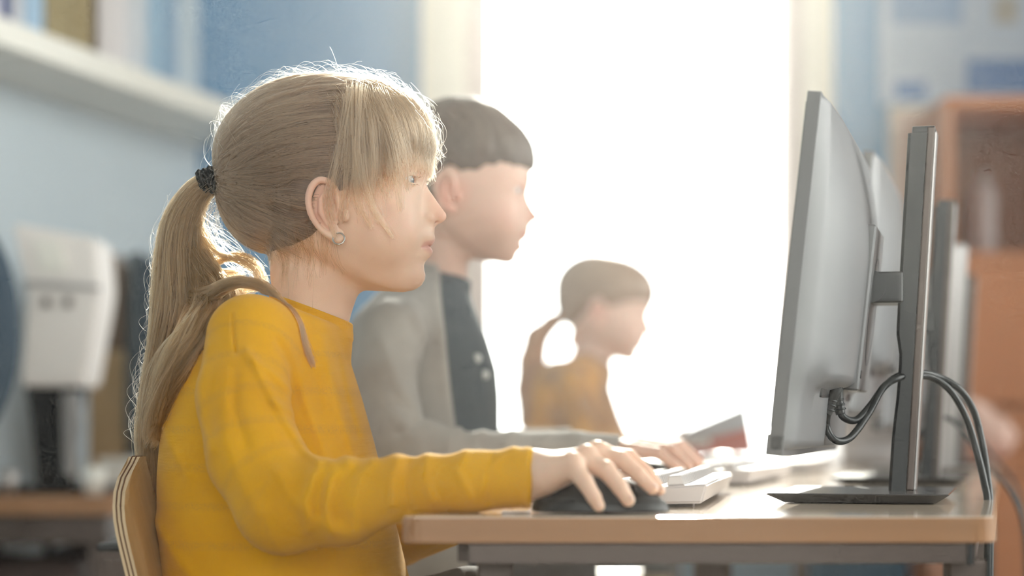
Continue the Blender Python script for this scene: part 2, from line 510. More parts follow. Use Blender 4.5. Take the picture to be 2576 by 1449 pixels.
# ---------------------------------------------------------------- cabinet and posters at the right
cb = thing('cabinet', 'orange brown wooden cabinet with an open compartment by the window wall', 'cabinet', (1.5, 5.2, 0))
CX0, CX1, CY0, CY1, CT = 1.075, 2.2, 5.0, 5.46, ZC + 0.795
cz = lambda py: ZC + (HOR - py) / FPX * CY0
def cpart(nm, x0, x1, y0, y1, z0, z1, m, b=0.003):
    bm = bmesh.new(); bx(bm, x0, x1, y0, y1, z0, z1, b); o = from_bm(nm, bm, m); inv_parent(o, cb); return o
cpart('side_panel', CX0, CX0 + 0.02, CY0, CY1, 0, CT, M['cab']); cpart('side_panel', CX1 - 0.02, CX1, CY0, CY1, 0, CT, M['cab'])
cpart('top_board', CX0 - 0.005, CX1 + 0.005, CY0 - 0.005, CY1, CT, CT + 0.03, M['cab'])
cpart('back_panel', CX0 + 0.02, CX1 - 0.02, CY1 - 0.02, CY1 - 0.008, 0, CT, M['cab_in'])
for py in (632, 1020):
    cpart('shelf_board', CX0 + 0.02, CX1 - 0.02, CY0 + 0.01, CY1 - 0.02, cz(py) - 0.028, cz(py), M['cab'])
cpart('middle_panel', 1.62, 1.64, CY0 + 0.01, CY1 - 0.02, cz(632), CT, M['cab'])
for x0, x1 in ((CX0 + 0.022, 1.628), (1.632, CX1 - 0.022)):
    d = cpart('door', x0, x1, CY0 - 0.016, CY0, cz(1016), cz(664), M['cab'])
    d2 = cpart('door', x0, x1, CY0 - 0.016, CY0, 0.08, cz(1030), M['cab'])
    for dd_, z in ((d, cz(840)), (d2, 0.5)):
        hx = 1.58 if x0 < 1.5 else 1.68
        bm = bmesh.new(); bx(bm, hx - 0.006, hx + 0.006, CY0 - 0.045, CY0 - 0.014, z - 0.05, z + 0.05, 0.004)
        h = from_bm('handle', bm, M['silver']); h.parent = dd_; h.matrix_parent_inverse = dd_.matrix_world.inverted() if False else Matrix.Translation(-Vector(cb.location)) @ Matrix.Identity(4)
        h.matrix_parent_inverse = (Matrix.Translation(cb.location) @ dd_.matrix_parent_inverse).inverted()
M['bottle'] = mat('grey_bottle', srgb(176, 160, 158), 0.35)
def lathe(name, prof, m, parent=None, seg=28, loc=(0, 0, 0)):
    V = []; F = []
    for r, z in prof:
        for k in range(seg):
            a = 2 * math.pi * k / seg; V.append((loc[0] + r * math.cos(a), loc[1] + r * math.sin(a), loc[2] + z))
    for i in range(len(prof) - 1):
        for k in range(seg):
            F.append((i * seg + k, i * seg + (k + 1) % seg, (i + 1) * seg + (k + 1) % seg, (i + 1) * seg + k))
    me = bpy.data.meshes.new(name); me.from_pydata(V, [], F); me.materials.append(m)
    me.polygons.foreach_set('use_smooth', [True] * len(me.polygons)); me.update()
    return link(bpy.data.objects.new(name, me), parent)
bt_ = thing('bottle', 'tall greyish bottle standing in the open compartment of the cabinet', 'bottle', (1.215, 5.2, cz(632)))
lathe('body', [(0.0, 0.0005), (0.030, 0.001), (0.032, 0.01), (0.032, 0.16), (0.024, 0.19), (0.012, 0.205)], M['bottle'], bt_)
lathe('cap', [(0.013, 0.203), (0.013, 0.225), (0.0, 0.226)], M['silver'], bt_)

def poster(name, label, x0, x1, z0, z1, m, parts):
    p = thing(name, label, 'poster', ((x0 + x1) / 2, WY - 0.004, z0))
    bm = bmesh.new(); bx(bm, x0, x1, WY - 0.004, WY - 0.001, z0, z1); o = from_bm('sheet', bm, m); inv_parent(o, p)
    for (a, b, c, d, mm) in parts:
        bm = bmesh.new(); bx(bm, a, b, WY - 0.0048, WY - 0.004, c, d); o = from_bm('printed_block', bm, mm); inv_parent(o, p)
wz = lambda py: ZC + (HOR - py) / FPX * WY
wx = lambda px: (px - 1288) / FPX * WY
M['paper'] = mat('poster_paper', srgb(190, 202, 218), 0.6, var=0.08, vscale=4)
M['p_blue'] = mat('poster_blue', srgb(96, 134, 186), 0.6, var=0.1)
M['p_mid'] = mat('poster_mid_blue', srgb(142, 170, 204), 0.6, var=0.1)
M['p_pink'] = mat('notice_board_beige', srgb(226, 200, 184), 0.8, var=0.05)
M['p_ochre'] = mat('poster_ochre', srgb(178, 172, 160), 0.6, var=0.1)
poster('wall_poster', 'pale blue poster with darker blue blocks on the wall above the cabinet', wx(2212), wx(2900), wz(262), wz(-420), M['paper'],
       [(wx(2430), wx(2880), wz(232), wz(150), M['p_blue']), (wx(2190 + 60), wx(2330), wz(250), wz(205), M['p_blue']), (wx(2240), wx(2420), wz(60), wz(-30), M['p_mid']),
        (wx(2500), wx(2560), wz(60), wz(-10), M['p_ochre']), (wx(2460), wx(2700), wz(-60), wz(-200), M['p_blue'])])
nb = thing('notice_board', 'beige pinkish notice board on the wall beside the cabinet', 'board', ((wx(2232) + wx(2372)) / 2, WY - 0.02, wz(1060)))
bm = bmesh.new(); bx(bm, wx(2240), wx(2420), WY - 0.02, WY - 0.001, wz(1060), wz(275), 0.002); o = from_bm('panel', bm, M['p_pink']); inv_parent(o, nb)
for a, b, c, d in ((2234, 2426, 281, 269), (2234, 2426, 1066, 1054), (2234, 2242, 1066, 269), (2418, 2426, 1066, 269)):
    bm = bmesh.new(); bx(bm, wx(a), wx(b), WY - 0.026, WY - 0.001, wz(max(c, d)), wz(min(c, d)), 0.002); o = from_bm('frame_strip', bm, M['frame']); inv_parent(o, nb)

# ---------------------------------------------------------------- desks of the main row
DZ = ZC - 0.0683
def rpoly(pts, r, n=6):
    out = []
    m = len(pts)
    for i in range(m):
        p = Vector(pts[i]); a = (Vector(pts[i - 1]) - p).normalized(); b = (Vector(pts[(i + 1) % m]) - p).normalized()
        s = p + a * r; e = p + b * r
        for k in range(n + 1):
            t = k / n; q = s * (1 - t) ** 2 + p * 2 * t * (1 - t) + e * t ** 2
            out.append((q.x, q.y))
    return out
def desk(label, y0, y1):
    xl = lambda y: -0.0885 + 0.24 * (y - 1.577); xr = lambda y: 0.378 + 0.24 * (y - 1.577)
    d = thing('school_desk', label, 'desk', (xl((y0 + y1) / 2) + 0.2, (y0 + y1) / 2, 0), 0, 'desks in the computer row')
    pts = [(xl(y0), y0), (xr(y0), y0 + 0.004), (xr(y1), y1), (xl(y1), y1)]
    bm = bmesh.new(); prism(bm, rpoly(pts, 0.018), DZ - 0.0205, DZ, 0.0012)
    o = from_bm('tabletop', bm, [M['desk_top']]); inv_parent(o, d)
    c = Vector((sum(p[0] for p in pts) / 4, sum(p[1] for p in pts) / 4))
    big = [((Vector(p) - c) * 1.0 + c) for p in pts]
    # edge band: a thin strip round the rim, standing 1 mm proud
    P_ = rpoly(pts, 0.018, 6); n = len(P_)
    Vs = []; Fs = []
    for i, (x, y) in enumerate(P_):
        a = Vector(P_[i - 1]); b = Vector(P_[(i + 1) % n]); t = (b - a).normalized(); nn = Vector((t.y, -t.x))
        for off, z in ((0.0, DZ - 0.0008), (0.001, DZ - 0.0014), (0.001, DZ - 0.0200), (0.0, DZ - 0.0206)):
            Vs.append((x + nn.x * off, y + nn.y * off, z))
    for i in range(n):
        j = (i + 1) % n
        for k in range(3): Fs.append((i * 4 + k, i * 4 + k + 1, j * 4 + k + 1, j * 4 + k))
    me = bpy.data.meshes.new('edge_band'); me.from_pydata(Vs, [], Fs); me.materials.append(M['desk_edge'])
    o = link(bpy.data.objects.new('edge_band', me)); inv_parent(o, d)
    za, zb = DZ - 0.0375, DZ - 0.0206
    i_ = 0.012
    L_ = lambda y: xl(y) + 0.050; R_ = lambda y: xr(y) - 0.024
    def rail(pa, pb, w):
        a = Vector(pa); b = Vector(pb); t = (b - a).normalized(); n_ = Vector((-t.y, t.x)) * w / 2
        bm = bmesh.new(); prism(bm, [tuple(a - n_), tuple(b - n_), tuple(b + n_), tuple(a + n_)], za, zb, 0.0008); o = from_bm('frame_rail', bm, M['metal']); inv_parent(o, d)
    ya, yb = y0 + 0.02, y1 - 0.04
    rail((L_(ya), ya), (R_(ya), ya + 0.003), 0.02); rail((L_(yb), yb), (R_(yb), yb), 0.02)
    rail((L_(ya), ya + 0.01), (L_(yb), yb), 0.02); rail((R_(ya), ya + 0.01), (R_(yb), yb), 0.02)
    bm = bmesh.new(); bx(bm, R_(ya) - 0.0005, R_(ya) + 0.004, ya - 0.011, ya + 0.013, za - 0.0008, zb, 0.001); o = from_bm('end_cap', bm, M['dark_plastic']); inv_parent(o, d)
    for y in (ya + 0.06, yb - 0.02):
        for x in (L_(y) + 0.006, R_(y) - 0.002):
            bm = bmesh.new(); bx(bm, x - 0.015, x + 0.015, y - 0.015, y + 0.015, 0.012, za, 0.003); o = from_bm('leg', bm, M['metal']); inv_parent(o, d)
            bm = bmesh.new(); bx(bm, x - 0.017, x + 0.017, y - 0.017, y + 0.017, 0.0, 0.014, 0.003); o = from_bm('foot_cap', bm, M['dark_plastic']); inv_parent(o, d)
    return d
desk('light wooden desk with a grey metal frame nearest the viewer, girl in yellow at it', 1.577, 2.90)
desk('desk behind the nearest one in the row, the third child reading at it', 2.93, 4.30)

# ---------------------------------------------------------------- monitors
YAW = math.radians(14)
def monitor(label, loc, up=0.0, post_mat=None, base_big=1.0):
    """local axes: -x towards the pupil, y along the row; origin at the foot of the post"""
    t = thing('computer_monitor', label, 'monitor', loc, -YAW, 'monitors along the computer row')
    pm = post_mat or M['dark_plastic']
    # foot plate: thin slab with undercut rim
    x0, x1, y0, y1 = -0.115, 0.050, -0.125, 0.125
    V = [(x0, y0, 0.0085), (x1, y0, 0.0085), (x1, y1, 0.0085), (x0, y1, 0.0085),
         (x0 + 0.002, y0 + 0.001, 0.0095), (x1 - 0.001, y0 + 0.001, 0.0095), (x1 - 0.001, y1 - 0.001, 0.0095), (x0 + 0.002, y1 - 0.001, 0.0095),
         (x0 + 0.016, y0 + 0.010, 0.001), (x1 - 0.012, y0 + 0.010, 0.001), (x1 - 0.012, y1 - 0.010, 0.001), (x0 + 0.016, y1 - 0.010, 0.001)]
    F = [(4, 5, 6, 7), (11, 10, 9, 8)]
    for i in range(4):
        j = (i + 1) % 4; F += [(i, j, 4 + j, 4 + i), (8 + i, 8 + j, j, i)]
    me = bpy.data.meshes.new('stand_base'); me.from_pydata(V, [], F); me.materials.append(M['foot_plate'] if pm is M['dark_plastic'] else pm); me.update()
    link(bpy.data.objects.new('stand_base', me), t)
    # column: dark front cover, silver back; leans slightly back
    H = 0.358
    lean = lambda z: 0.021 * z / H
    def colpart(nm, xa, xb, ya, yb, z0, z1, m, tap=0.0, b=0.0015):
        bm = bmesh.new(); bx(bm, xa, xb, ya, yb, z0, z1, b)
        for v in bm.verts: v.co.x += lean(v.co.z) + (tap * (1 - min(1, max(0, (v.co.z - 0.11) / 0.03))) if v.co.x < (xa + xb) / 2 else 0)
        return from_bm(nm, bm, m, t)
    # lower cover, waist and upper sleeve
    V = []; F = []
    zs = np.linspace(0.009, H - 0.006, 40)
    ring = [(-1, -1), (1, -1), (1, 1), (-1, 1)]
    for z in zs:
        zz = z / H
        xa = -0.0125 + (0.0045 * (1 / (1 + math.exp((z - 0.150) / 0.004)))) - 0.003 * (1 / (1 + math.exp((z - 0.085) / 0.012)))
        xb = 0.0055
        for sx, sy in ((xa, -0.017), (xa + 0.003, -0.020), (xb, -0.020), (xb, 0.020), (xa + 0.003, 0.020), (xa, 0.017)):
            V.append((sx + lean(z), sy, z))
    n = 6
    for i in range(len(zs) - 1):
        for k in range(n): F.append((i * n + k, i * n + (k + 1) % n, (i + 1) * n + (k + 1) % n, (i + 1) * n + k))
    F.append(tuple(range(n))[::-1]); F.append(tuple((len(zs) - 1) * n + k for k in range(n)))
    me = bpy.data.meshes.new('column'); me.from_pydata(V, [], F); me.materials.append(pm); me.update()
    link(bpy.data.objects.new('column', me), t)
    colpart('column_back', 0.0055, 0.0125, -0.018, 0.018, 0.0095, H, M['metal'] if pm is M['dark_plastic'] else pm)
    colpart('back_strip', 0.0125, 0.0145, -0.015, 0.015, 0.0095, H - 0.004, M['silver'])
    colpart('column_cap', -0.009, 0.0125, -0.016, 0.016, H - 0.006, H + 0.001, pm)
    # tilting arm
    hz = 0.205
    def arm(bm):
        bx(bm, -0.046, -0.008, -0.026, 0.026, hz - 0.0155, hz + 0.0145, 0.004, 3)
    bm = bmesh.new(); arm(bm)
    for v in bm.verts: v.co.x += lean(hz)
    from_bm('tilt_arm', bm, pm, t)
    bm = bmesh.new(); r = bmesh.ops.create_cone(bm, segments=28, radius1=0.0158, radius2=0.0158, depth=0.054, cap_ends=True)
    for v in bm.verts: v.co = Vector((v.co.x - 0.040 + lean(hz), v.co.z, v.co.y + hz + 0.0005))
    from_bm('hinge', bm, pm, t)
    bm = bmesh.new(); bx(bm, -0.062, -0.046, -0.045, 0.045, hz - 0.020, hz + 0.018, 0.003); 
    for v in bm.verts: v.co.x += lean(hz)
    from_bm('mount_plate', bm, pm, t)
    # panel, built upright round its own centre then tilted back
    PH, PW = 0.313, 0.533
    tilt = math.radians(6.2)
    cx_, cz_ = -0.074, hz - 0.006 + up
    Mx = Matrix.Translation((cx_, 0, cz_)) @ Matrix.Rotation(tilt, 4, 'Y')
    def pbox(nm, a, b, c, d, e, f_, m, bv=0.0012):
        bm = bmesh.new(); bx(bm, a, b, c, d, e, f_, bv)
        for v in bm.verts: v.co = Mx @ v.co
        return from_bm(nm, bm, m, pan if nm != 'bezel' else t)
    top, bot = 0.157, -0.150
    pan = None
    pan = pbox('bezel', -0.006, 0.006, -PW / 2, PW / 2, bot, top, M['shell_dark'])
    bm = bmesh.new()
    pbox('screen', -0.0072, -0.006, -PW / 2 + 0.008, PW / 2 - 0.008, bot + 0.02, top - 0.008, M['screen'])
    pbox('chin_strip', -0.0082, 0.0066, -PW / 2, PW / 2, bot - 0.004, bot + 0.014, M['shell_dark'])
    # rounded back shell
    ny, nz = 44, 60
    V = []; F = []
    for j in range(nz):
        z = bot + 0.001 + (top - bot - 0.002) * j / (nz - 1)
        for i in range(ny):
            y = -PW / 2 + 0.002 + (PW - 0.004) * i / (ny - 1)
            ez = max(0.0, min(1.0, (top - z) / 0.135)); a = math.sin(ez * math.pi / 2) ** 0.95
            ey = max(0.0, 1 - (abs(y) / (PW / 2 - 0.002)) ** 3.2)
            low = 1 / (1 + math.exp(-(z + 0.088) / 0.0012)) if abs(y) < 0.20 else 1 / (1 + math.exp(-(z + 0.088) / 0.006))
            h = 0.0125 + a * ey * (0.012 + 0.0205 * low)
            if j == 0 or i in (0, ny - 1) or j == nz - 1: h = 0.006
            V.append((h, y, z))
    for j in range(nz - 1):
        for i in range(ny - 1):
            F.append((j * ny + i, j * ny + i + 1, (j + 1) * ny + i + 1, (j + 1) * ny + i))
    me = bpy.data.meshes.new('back_shell'); me.from_pydata([tuple(Mx @ Vector(v)) for v in V], [], F); me.materials.append(M['shell'])
    me.polygons.foreach_set('use_smooth', [True] * len(me.polygons)); me.update()
    link(bpy.data.objects.new('back_shell', me), t)
    # raised mounting block, its oval groove, the lock slot and the port recess
    o = from_bm('mount_block', (lambda b: (bx(b, 0.030, 0.0485, -0.060, 0.060, -0.090, 0.068, 0.005, 3), b)[1])(bmesh.new()), M['shell'], t)
    for v in o.data.vertices: v.co = Mx @ v.co
    gr = []
    for k in range(41):
        a = 2 * math.pi * k / 40; gr.append(tuple(Mx @ Vector((0.0486, 0.045 * math.cos(a) * 0.9, 0.052 * math.sin(a) - 0.012))))
    tube('groove_line', gr, 0.0003, M['dark_plastic'], o, 6, 1)
    b_ = bmesh.new(); bx(b_, 0.044, 0.0489, -0.058, -0.050, -0.078, -0.070, 0.0008)
    s = from_bm('lock_slot', b_, M['dark_plastic'], o)
    for v in s.data.vertices: v.co = Mx @ v.co
    b_ = bmesh.new(); bx(b_, 0.014, 0.0242, -0.16, 0.16, -0.100, -0.089, 0.002)
    s = from_bm('port_recess', b_, M['dark_plastic'], o)
    for v in s.data.vertices: v.co = Mx @ v.co
    return t
def mon_at(k): return (0.376 + 0.155 * k, 1.955 + 0.62 * k, DZ)
monitor('grey computer monitor on a black stand, nearest and largest of the row', mon_at(0))
monitor('second monitor of the row, half hidden behind the nearest one', mon_at(1), 0.035)
monitor('third monitor of the row, pale silver, behind the second', mon_at(2), 0.02, M['silver'])  # pale stand colour stands in for the light it reflects
monitor('fourth and farthest monitor of the computer row', mon_at(3), 0.0)

# cables of the nearest monitor
def wp(px, py, d): return W(px, py, d)
ca = [wp(2096, 985, 1.885), wp(2084, 1030, 1.885), (wp(2080, 1075, 1.89)), wp(2102, 1108, 1.89), wp(2140, 1100, 1.90), wp(2185, 1040, 1.915), wp(2222, 975, 1.925), wp(2262, 950, 1.933), wp(2300, 946, 1.95), wp(2345, 950, 1.96),
      wp(2392, 985, 1.965), wp(2432, 1055, 1.97), wp(2458, 1140, 1.97), wp(2476, 1215, 1.96), wp(2485, 1285, 1.95), wp(2482, 1500, 1.95)]
cbp = [wp(2102, 985, 1.905), wp(2112, 1030, 1.905), wp(2125, 1052, 1.905), wp(2155, 1056, 1.91), wp(2190, 1020, 1.92), wp(2225, 972, 1.93), wp(2262, 945, 1.94), wp(2310, 938, 1.955), wp(2360, 948, 1.97), wp(2412, 978, 1.975),
       wp(2448, 1030, 1.98), wp(2470, 1110, 1.98), wp(2484, 1200, 1.97), wp(2491, 1285, 1.96), wp(2490, 1500, 1.95)]
for pts, lab, hd in ((ca, 'thick black cable hanging lowest from the nearest monitor', (2096, 985)), (cbp, 'black cable looping behind the thicker one at the nearest monitor', (2102, 985))):
    c = thing('cable', lab, 'cable', pts[0], 0, 'cables of the nearest monitor')
    o = tube('lead', pts, 0.0035, M['cable'], None, 12, 10); inv_parent(o, c)
    p0, p1 = Vector(pts[0]), Vector(pts[1])
    dr = (p1 - p0).normalized()
    pl = [tuple(p0 - dr * 0.018), tuple(p0 - dr * 0.004), tuple(p0), tuple(p0 + dr * 0.010), tuple(p0 + dr * 0.022)]
    o = tube('plug', pl, 0.006, M['dark_plastic'], None, 12, 8, radii=[0.0075, 0.0075, 0.0075, 0.0055, 0.0045]); inv_parent(o, c)
    for k in range(4):
        q = p0 + dr * (0.004 + 0.0045 * k); o = tube('strain_ring', [tuple(q - dr * 0.0008), tuple(q + dr * 0.0008)], 0.0062, M['cable'], None, 12, 1); inv_parent(o, c)
for k in (1, 2):
    p = Vector(mon_at(k)); f = Vector((0.115, 0, 0))
    pts = [p + Vector((-0.04, -0.02, 0.09)), p + Vector((-0.03, -0.02, 0.05)), p + Vector((0.0, -0.01, 0.075)), p + Vector((0.03, 0, 0.08)), p + Vector((0.07, 0, 0.03)), p + Vector((0.12, 0, -0.05)), p + Vector((0.13, 0, -0.25))]
    o = tube('cable', [tuple(q) for q in pts], 0.003, M['cable'], None, 8, 8)
    tag(o, ['', 'thin cable hanging behind the second monitor of the row', 'thin cable hanging behind the third, silver monitor'][k], 'cable')

# ---------------------------------------------------------------- keyboards and mice
M['key'] = mat('keyboard_key', srgb(226, 222, 222), 0.3)
M['key_side'] = mat('keyboard_underside', srgb(150, 140, 138), 0.5)
key_mesh = None
def keyboard(label, loc, rz, with_keys=True):
    """local: y along the keys, +x towards the monitor"""
    global key_mesh
    t = thing('keyboard', label, 'keyboard', loc, rz, 'keyboards')
    Lk, Wk = 0.44, 0.148
    V = []; 
    sl = math.radians(4.5)
    prof = [(-Wk / 2 + 0.002, 0.001), (Wk / 2 - 0.003, 0.0035), (Wk / 2 + 0.002, 0.0095 + Wk * math.sin(sl)), (-Wk / 2, 0.0095)]
    for y in (-Lk / 2, Lk / 2):
        for x, z in prof: V.append((x, y, z))
    F = [(0, 1, 2, 3), (7, 6, 5, 4)] + [(i, i + 4, (i + 1) % 4 + 4, (i + 1) % 4) for i in range(4)]
    me = bpy.data.meshes.new('case'); me.from_pydata(V, [], F); me.materials.append(M['kb']); me.update()
    bm = bmesh.new(); bm.from_mesh(me); bmesh.ops.recalc_face_normals(bm, faces=bm.faces); bmesh.ops.bevel(bm, geom=list(bm.edges), offset=0.002, segments=3, affect='EDGES'); bm.to_mesh(me); bm.free()
    link(bpy.data.objects.new('case', me), t)
    for y in (-Lk / 2 + 0.03, Lk / 2 - 0.03):
        bm = bmesh.new(); bx(bm, Wk / 2 - 0.026, Wk / 2 - 0.012, y - 0.01, y + 0.01, 0.0, 0.006, 0.001); from_bm('flip_foot', bm, M['key_side'], t)
        bm = bmesh.new(); bx(bm, -Wk / 2 + 0.006, -Wk / 2 + 0.02, y - 0.01, y + 0.01, 0.0, 0.004, 0.001); from_bm('pad', bm, M['key_side'], t)
    bm = bmesh.new(); bx(bm, 0.028, 0.036, -Lk / 2 - 0.0008, -Lk / 2 + 0.003, 0.0125, 0.0150, 0.0005); from_bm('latch', bm, M['dark_plastic'], t)
    if key_mesh is None:
        bm = bmesh.new(); r = bmesh.ops.create_cube(bm, size=1.0)
        for v in bm.verts:
            s = 0.70 if v.co.z > 0 else 0.93
            v.co = Vector((v.co.x * 0.0175 * s, v.co.y * 0.0175 * s, v.co.z * 0.009 + 0.0035))
        bmesh.ops.bevel(bm, geom=list(bm.edges), offset=0.0012, segments=1, affect='EDGES')
        key_mesh = bpy.data.meshes.new('key'); bm.to_mesh(key_mesh); bm.free(); key_mesh.materials.append(M['key'])
    if with_keys:
        for r_ in range(6):
            x = -Wk / 2 + 0.016 + r_ * 0.0195 + (0.008 if r_ == 5 else 0)
            z = 0.0105 + (x + Wk / 2) * math.sin(sl)
            for c in range(22):
                y = -Lk / 2 + 0.014 + c * 0.0196
                if r_ == 0 and 5 <= c - 3 <= 9: continue
                o = bpy.data.objects.new('key', key_mesh); o.location = (x, y, z); o.rotation_euler = (0, -sl, 0); link(o, t)
    return t
keyboard('white keyboard under the hands of the girl in yellow, nearest to the viewer', (*W(1620, 0, 1.99)[:2], DZ), -math.radians(9))
keyboard('white keyboard on the desk in front of the boy', (*W(1800, 0, 2.66)[:2], DZ), -YAW)
keyboard('white keyboard farthest along the row', (*W(1960, 0, 3.40)[:2], DZ), -YAW, False)

def mouse(label, loc, rz, m, sc=1.0):
    """local +x is the nose"""
    Lm, Wm, Hm = 0.058 * sc, 0.0325 * sc, 0.036 * sc
    def f(P):
        x, y, z = P[:, 0], P[:, 1], P[:, 2]
        e = ell(P, (-0.008, 0, 0.0), (0.052, 0.034, 0.036))
        e = smin(e, ell(P, (0.016, 0, 0.0), (0.046, 0.030, 0.024)), 0.012)
        e = smax(e, 0.0012 - z, 0.002)
        e = e + 0.0010 * np.exp(-(y / 0.0007) ** 2) * (x > 0.008) + 0.0006 * np.exp(-((z - 0.012) / 0.0007) ** 2)
        return e
    V, Fq = mesh_sdf(f, (-0.07, -0.045, -0.01), (0.075, 0.045, 0.045), 0.0016)
    t = thing('computer_mouse', label, 'mouse', loc, rz, 'computer mice')
    np_mesh('shell', V * sc, Fq, m, t)
    bm = bmesh.new(); bmesh.ops.create_cone(bm, segments=20, radius1=0.008, radius2=0.008, depth=0.005, cap_ends=True)
    for v in bm.verts: v.co = Vector((v.co.x + 0.036, v.co.z, v.co.y + 0.0195)) * sc
    from_bm('scroll_wheel', bm, M['dark_plastic'], t, True)
    return t
mouse('black mouse under the hand of the girl in yellow', (*W(1508, 0, 1.648)[:2], DZ), math.radians(-3), M['mouse_black'], 0.93)
mouse('black mouse under the hand of the boy', (*W(1640, 0, 2.36)[:2], DZ), math.radians(-3), M['mouse_black'], 0.9)
mouse('white mouse on the desk beyond the boy', (*W(1835, 0, 2.95)[:2], DZ), math.radians(-20), M['kb'], 1.0)
# small glossy clip lying on the near edge under the wrist
tk = [W(1262, 1290, 1.63), W(1290, 1282, 1.63), W(1322, 1274, 1.632), W(1334, 1281, 1.632), W(1300, 1288, 1.632)]
o = tube('paper_clip', [(p[0], p[1], DZ + 0.0012) for p in tk], 0.0011, M['silver'], None, 8, 8); tag(o, 'small bright metal clip on the desk under the wrist of the girl', 'clip')

# ---------------------------------------------------------------- chairs
def chair(label, loc, rz, group='plywood school chairs'):
    """local: faces +x"""
    t = thing('school_chair', label, 'chair', loc, rz, group)
    def shellf(z0, z1):
        V = []; F = []
        ny, nz = 17, 22
        for side in (0, 1):
            for j in range(nz):
                tz = j / (nz - 1); z = z0 + (z1 - z0) * tz
                hw = 0.185 * (1 - max(0, (tz - 0.72) / 0.28) ** 2.6 * 0.55)
                for i in range(ny):
                    y = -hw + 2 * hw * i / (ny - 1)
                    x = 0.020 * (y / 0.185) ** 2 + 0.010 * math.cos(tz * 3.0) - 0.022 * tz ** 1.5 * 1.4
                    V.append((x - (0.011 if side else 0), y, z - (0.006 if abs(i - 8) > 7 else 0)))
        n = ny * nz
        for j in range(nz - 1):
            for i in range(ny - 1):
                a = j * ny + i; F.append((a, a + 1, a + ny + 1, a + ny)); F.append((n + a, n + a + ny, n + a + ny + 1, n + a + 1))
        bd = [i for i in range(ny)] + [j * ny + ny - 1 for j in range(1, nz)] + [(nz - 1) * ny + i for i in range(ny - 2, -1, -1)] + [j * ny for j in range(nz - 2, 0, -1)]
        for k in range(len(bd)):
            a, b = bd[k], bd[(k + 1) % len(bd)]; F.append((b, a, n + a, n + b))
        me = bpy.data.meshes.new('backrest'); me.from_pydata(V, [], F); me.materials.append(M['ply']); me.update()
        o = link(bpy.data.objects.new('backrest', me), t)
        for off in (0.0035, 0.0075):
            pts = []
            for k in bd:
                v = Vector(V[k]); pts.append((v.x - off, v.y * 1.0007 , v.z + 0.0002))
            pts.append(pts[0])
            o2 = tube('ply_line', pts, 0.0007, M['ply_line'], o, 5, 1)
        return o
    shellf(0.45, 0.703)
    bm = bmesh.new(); bx(bm, 0.02, 0.40, -0.185, 0.185, 0.440, 0.451, 0.005); from_bm('seat', bm, M['ply'], t)
    for s in (-1, 1):
        tube('leg', [(0.36, s * 0.165, 0.435), (0.37, s * 0.175, 0.2), (0.39, s * 0.185, 0.0)], 0.011, M['metal'], t, 10, 6)
        tube('leg', [(-0.016, s * 0.10, 0.585), (-0.012, s * 0.14, 0.50), (0.02, s * 0.165, 0.435), (-0.01, s * 0.175, 0.2), (-0.05, s * 0.185, 0.0)], 0.011, M['metal'], t, 10, 6)
        tube('seat_rail', [(0.36, s * 0.165, 0.431), (0.02, s * 0.165, 0.431)], 0.011, M['metal'], t, 10, 1)
    tube('cross_rail', [(0.02, -0.165, 0.431), (0.02, 0.165, 0.431)], 0.011, M['metal'], t, 10, 1)
    return t
CH1 = W(325, 0, 1.93)
chair('plywood chair with a layered edge that the girl in yellow sits on', (CH1[0] + 0.072, 1.93, -0.0), math.radians(-10))
chair('plywood chair of the boy, hidden behind the girl in yellow', (-0.36, 2.62, 0), math.radians(-10))
chair('plywood chair of the girl reading at the back', (-0.09, 3.9, 0), math.radians(-10))

dp = thing('drawer_unit', 'grey metal drawer unit with a dark top edge behind the plywood chair', 'cabinet', (-0.41, 2.28, 0))
zt = W(0, 1368, 2.16)[2]; xa, xb = W(246, 0, 2.16)[0], W(420, 0, 2.16)[0]
for nm, a, mm in (('body', (xa, xb, 2.162, 2.38, 0.0, zt - 0.008), M['metal']), ('top_edge', (xa - 0.001, xb + 0.001, 2.158, 2.382, zt - 0.008, zt), M['dark_plastic']),
                  ('drawer', (xa + 0.006, xb - 0.006, 2.158, 2.163, zt - 0.17, zt - 0.016), M['metal']), ('drawer', (xa + 0.006, xb - 0.006, 2.158, 2.163, zt - 0.34, zt - 0.18), M['metal'])):
    bm = bmesh.new(); bx(bm, *a, 0.002); o = from_bm(nm, bm, mm); inv_parent(o, dp)
# ---------------------------------------------------------------- table and equipment at the left
LZ = ZC - 0.134
LZ = ZC - 170 / FPX * 3.75
ld = thing('side_table', 'pale wooden table at the left with computer equipment on it', 'table', (-0.98, 4.15, 0))
def lpart(nm, x0, x1, y0, y1, z0, z1, m, b=0.003, par=None):
    bm = bmesh.new(); bx(bm, x0, x1, y0, y1, z0, z1, b); o = from_bm(nm, bm, m); inv_parent(o, par or ld); return o
bm = bmesh.new(); prism(bm, rpoly([(LW(3.75) + 0.05, 3.75), (-0.735, 3.75), (-0.735, 4.75), (LW(4.75) + 0.05, 4.75)], 0.02), LZ - 0.034, LZ, 0.003); o = from_bm('tabletop', bm, M['desk_edge']); inv_parent(o, ld)
lpart('apron', -1.0, -0.76, 3.79, 4.72, LZ - 0.09, LZ - 0.034, M['metal'])
for x in (-1.0, -0.78):
    for y in (3.82, 4.68): lpart('leg', x - 0.018, x + 0.018, y - 0.018, y + 0.018, 0, LZ - 0.09, M['metal'])
M['white_dev'] = mat('white_device_plastic', srgb(240, 234, 230), 0.4, var=0.04)
M['black_gloss'] = mat('black_gloss_plastic', srgb(26, 24, 24), 0.16)
M['navy'] = mat('navy_fabric', srgb(58, 78, 96), 0.8, var=0.15, bump=0.3, bscale=300)
M['brown'] = mat('brown_board', srgb(128, 98, 70), 0.6, var=0.2, vscale=8, stretch=(1, 1, 5))
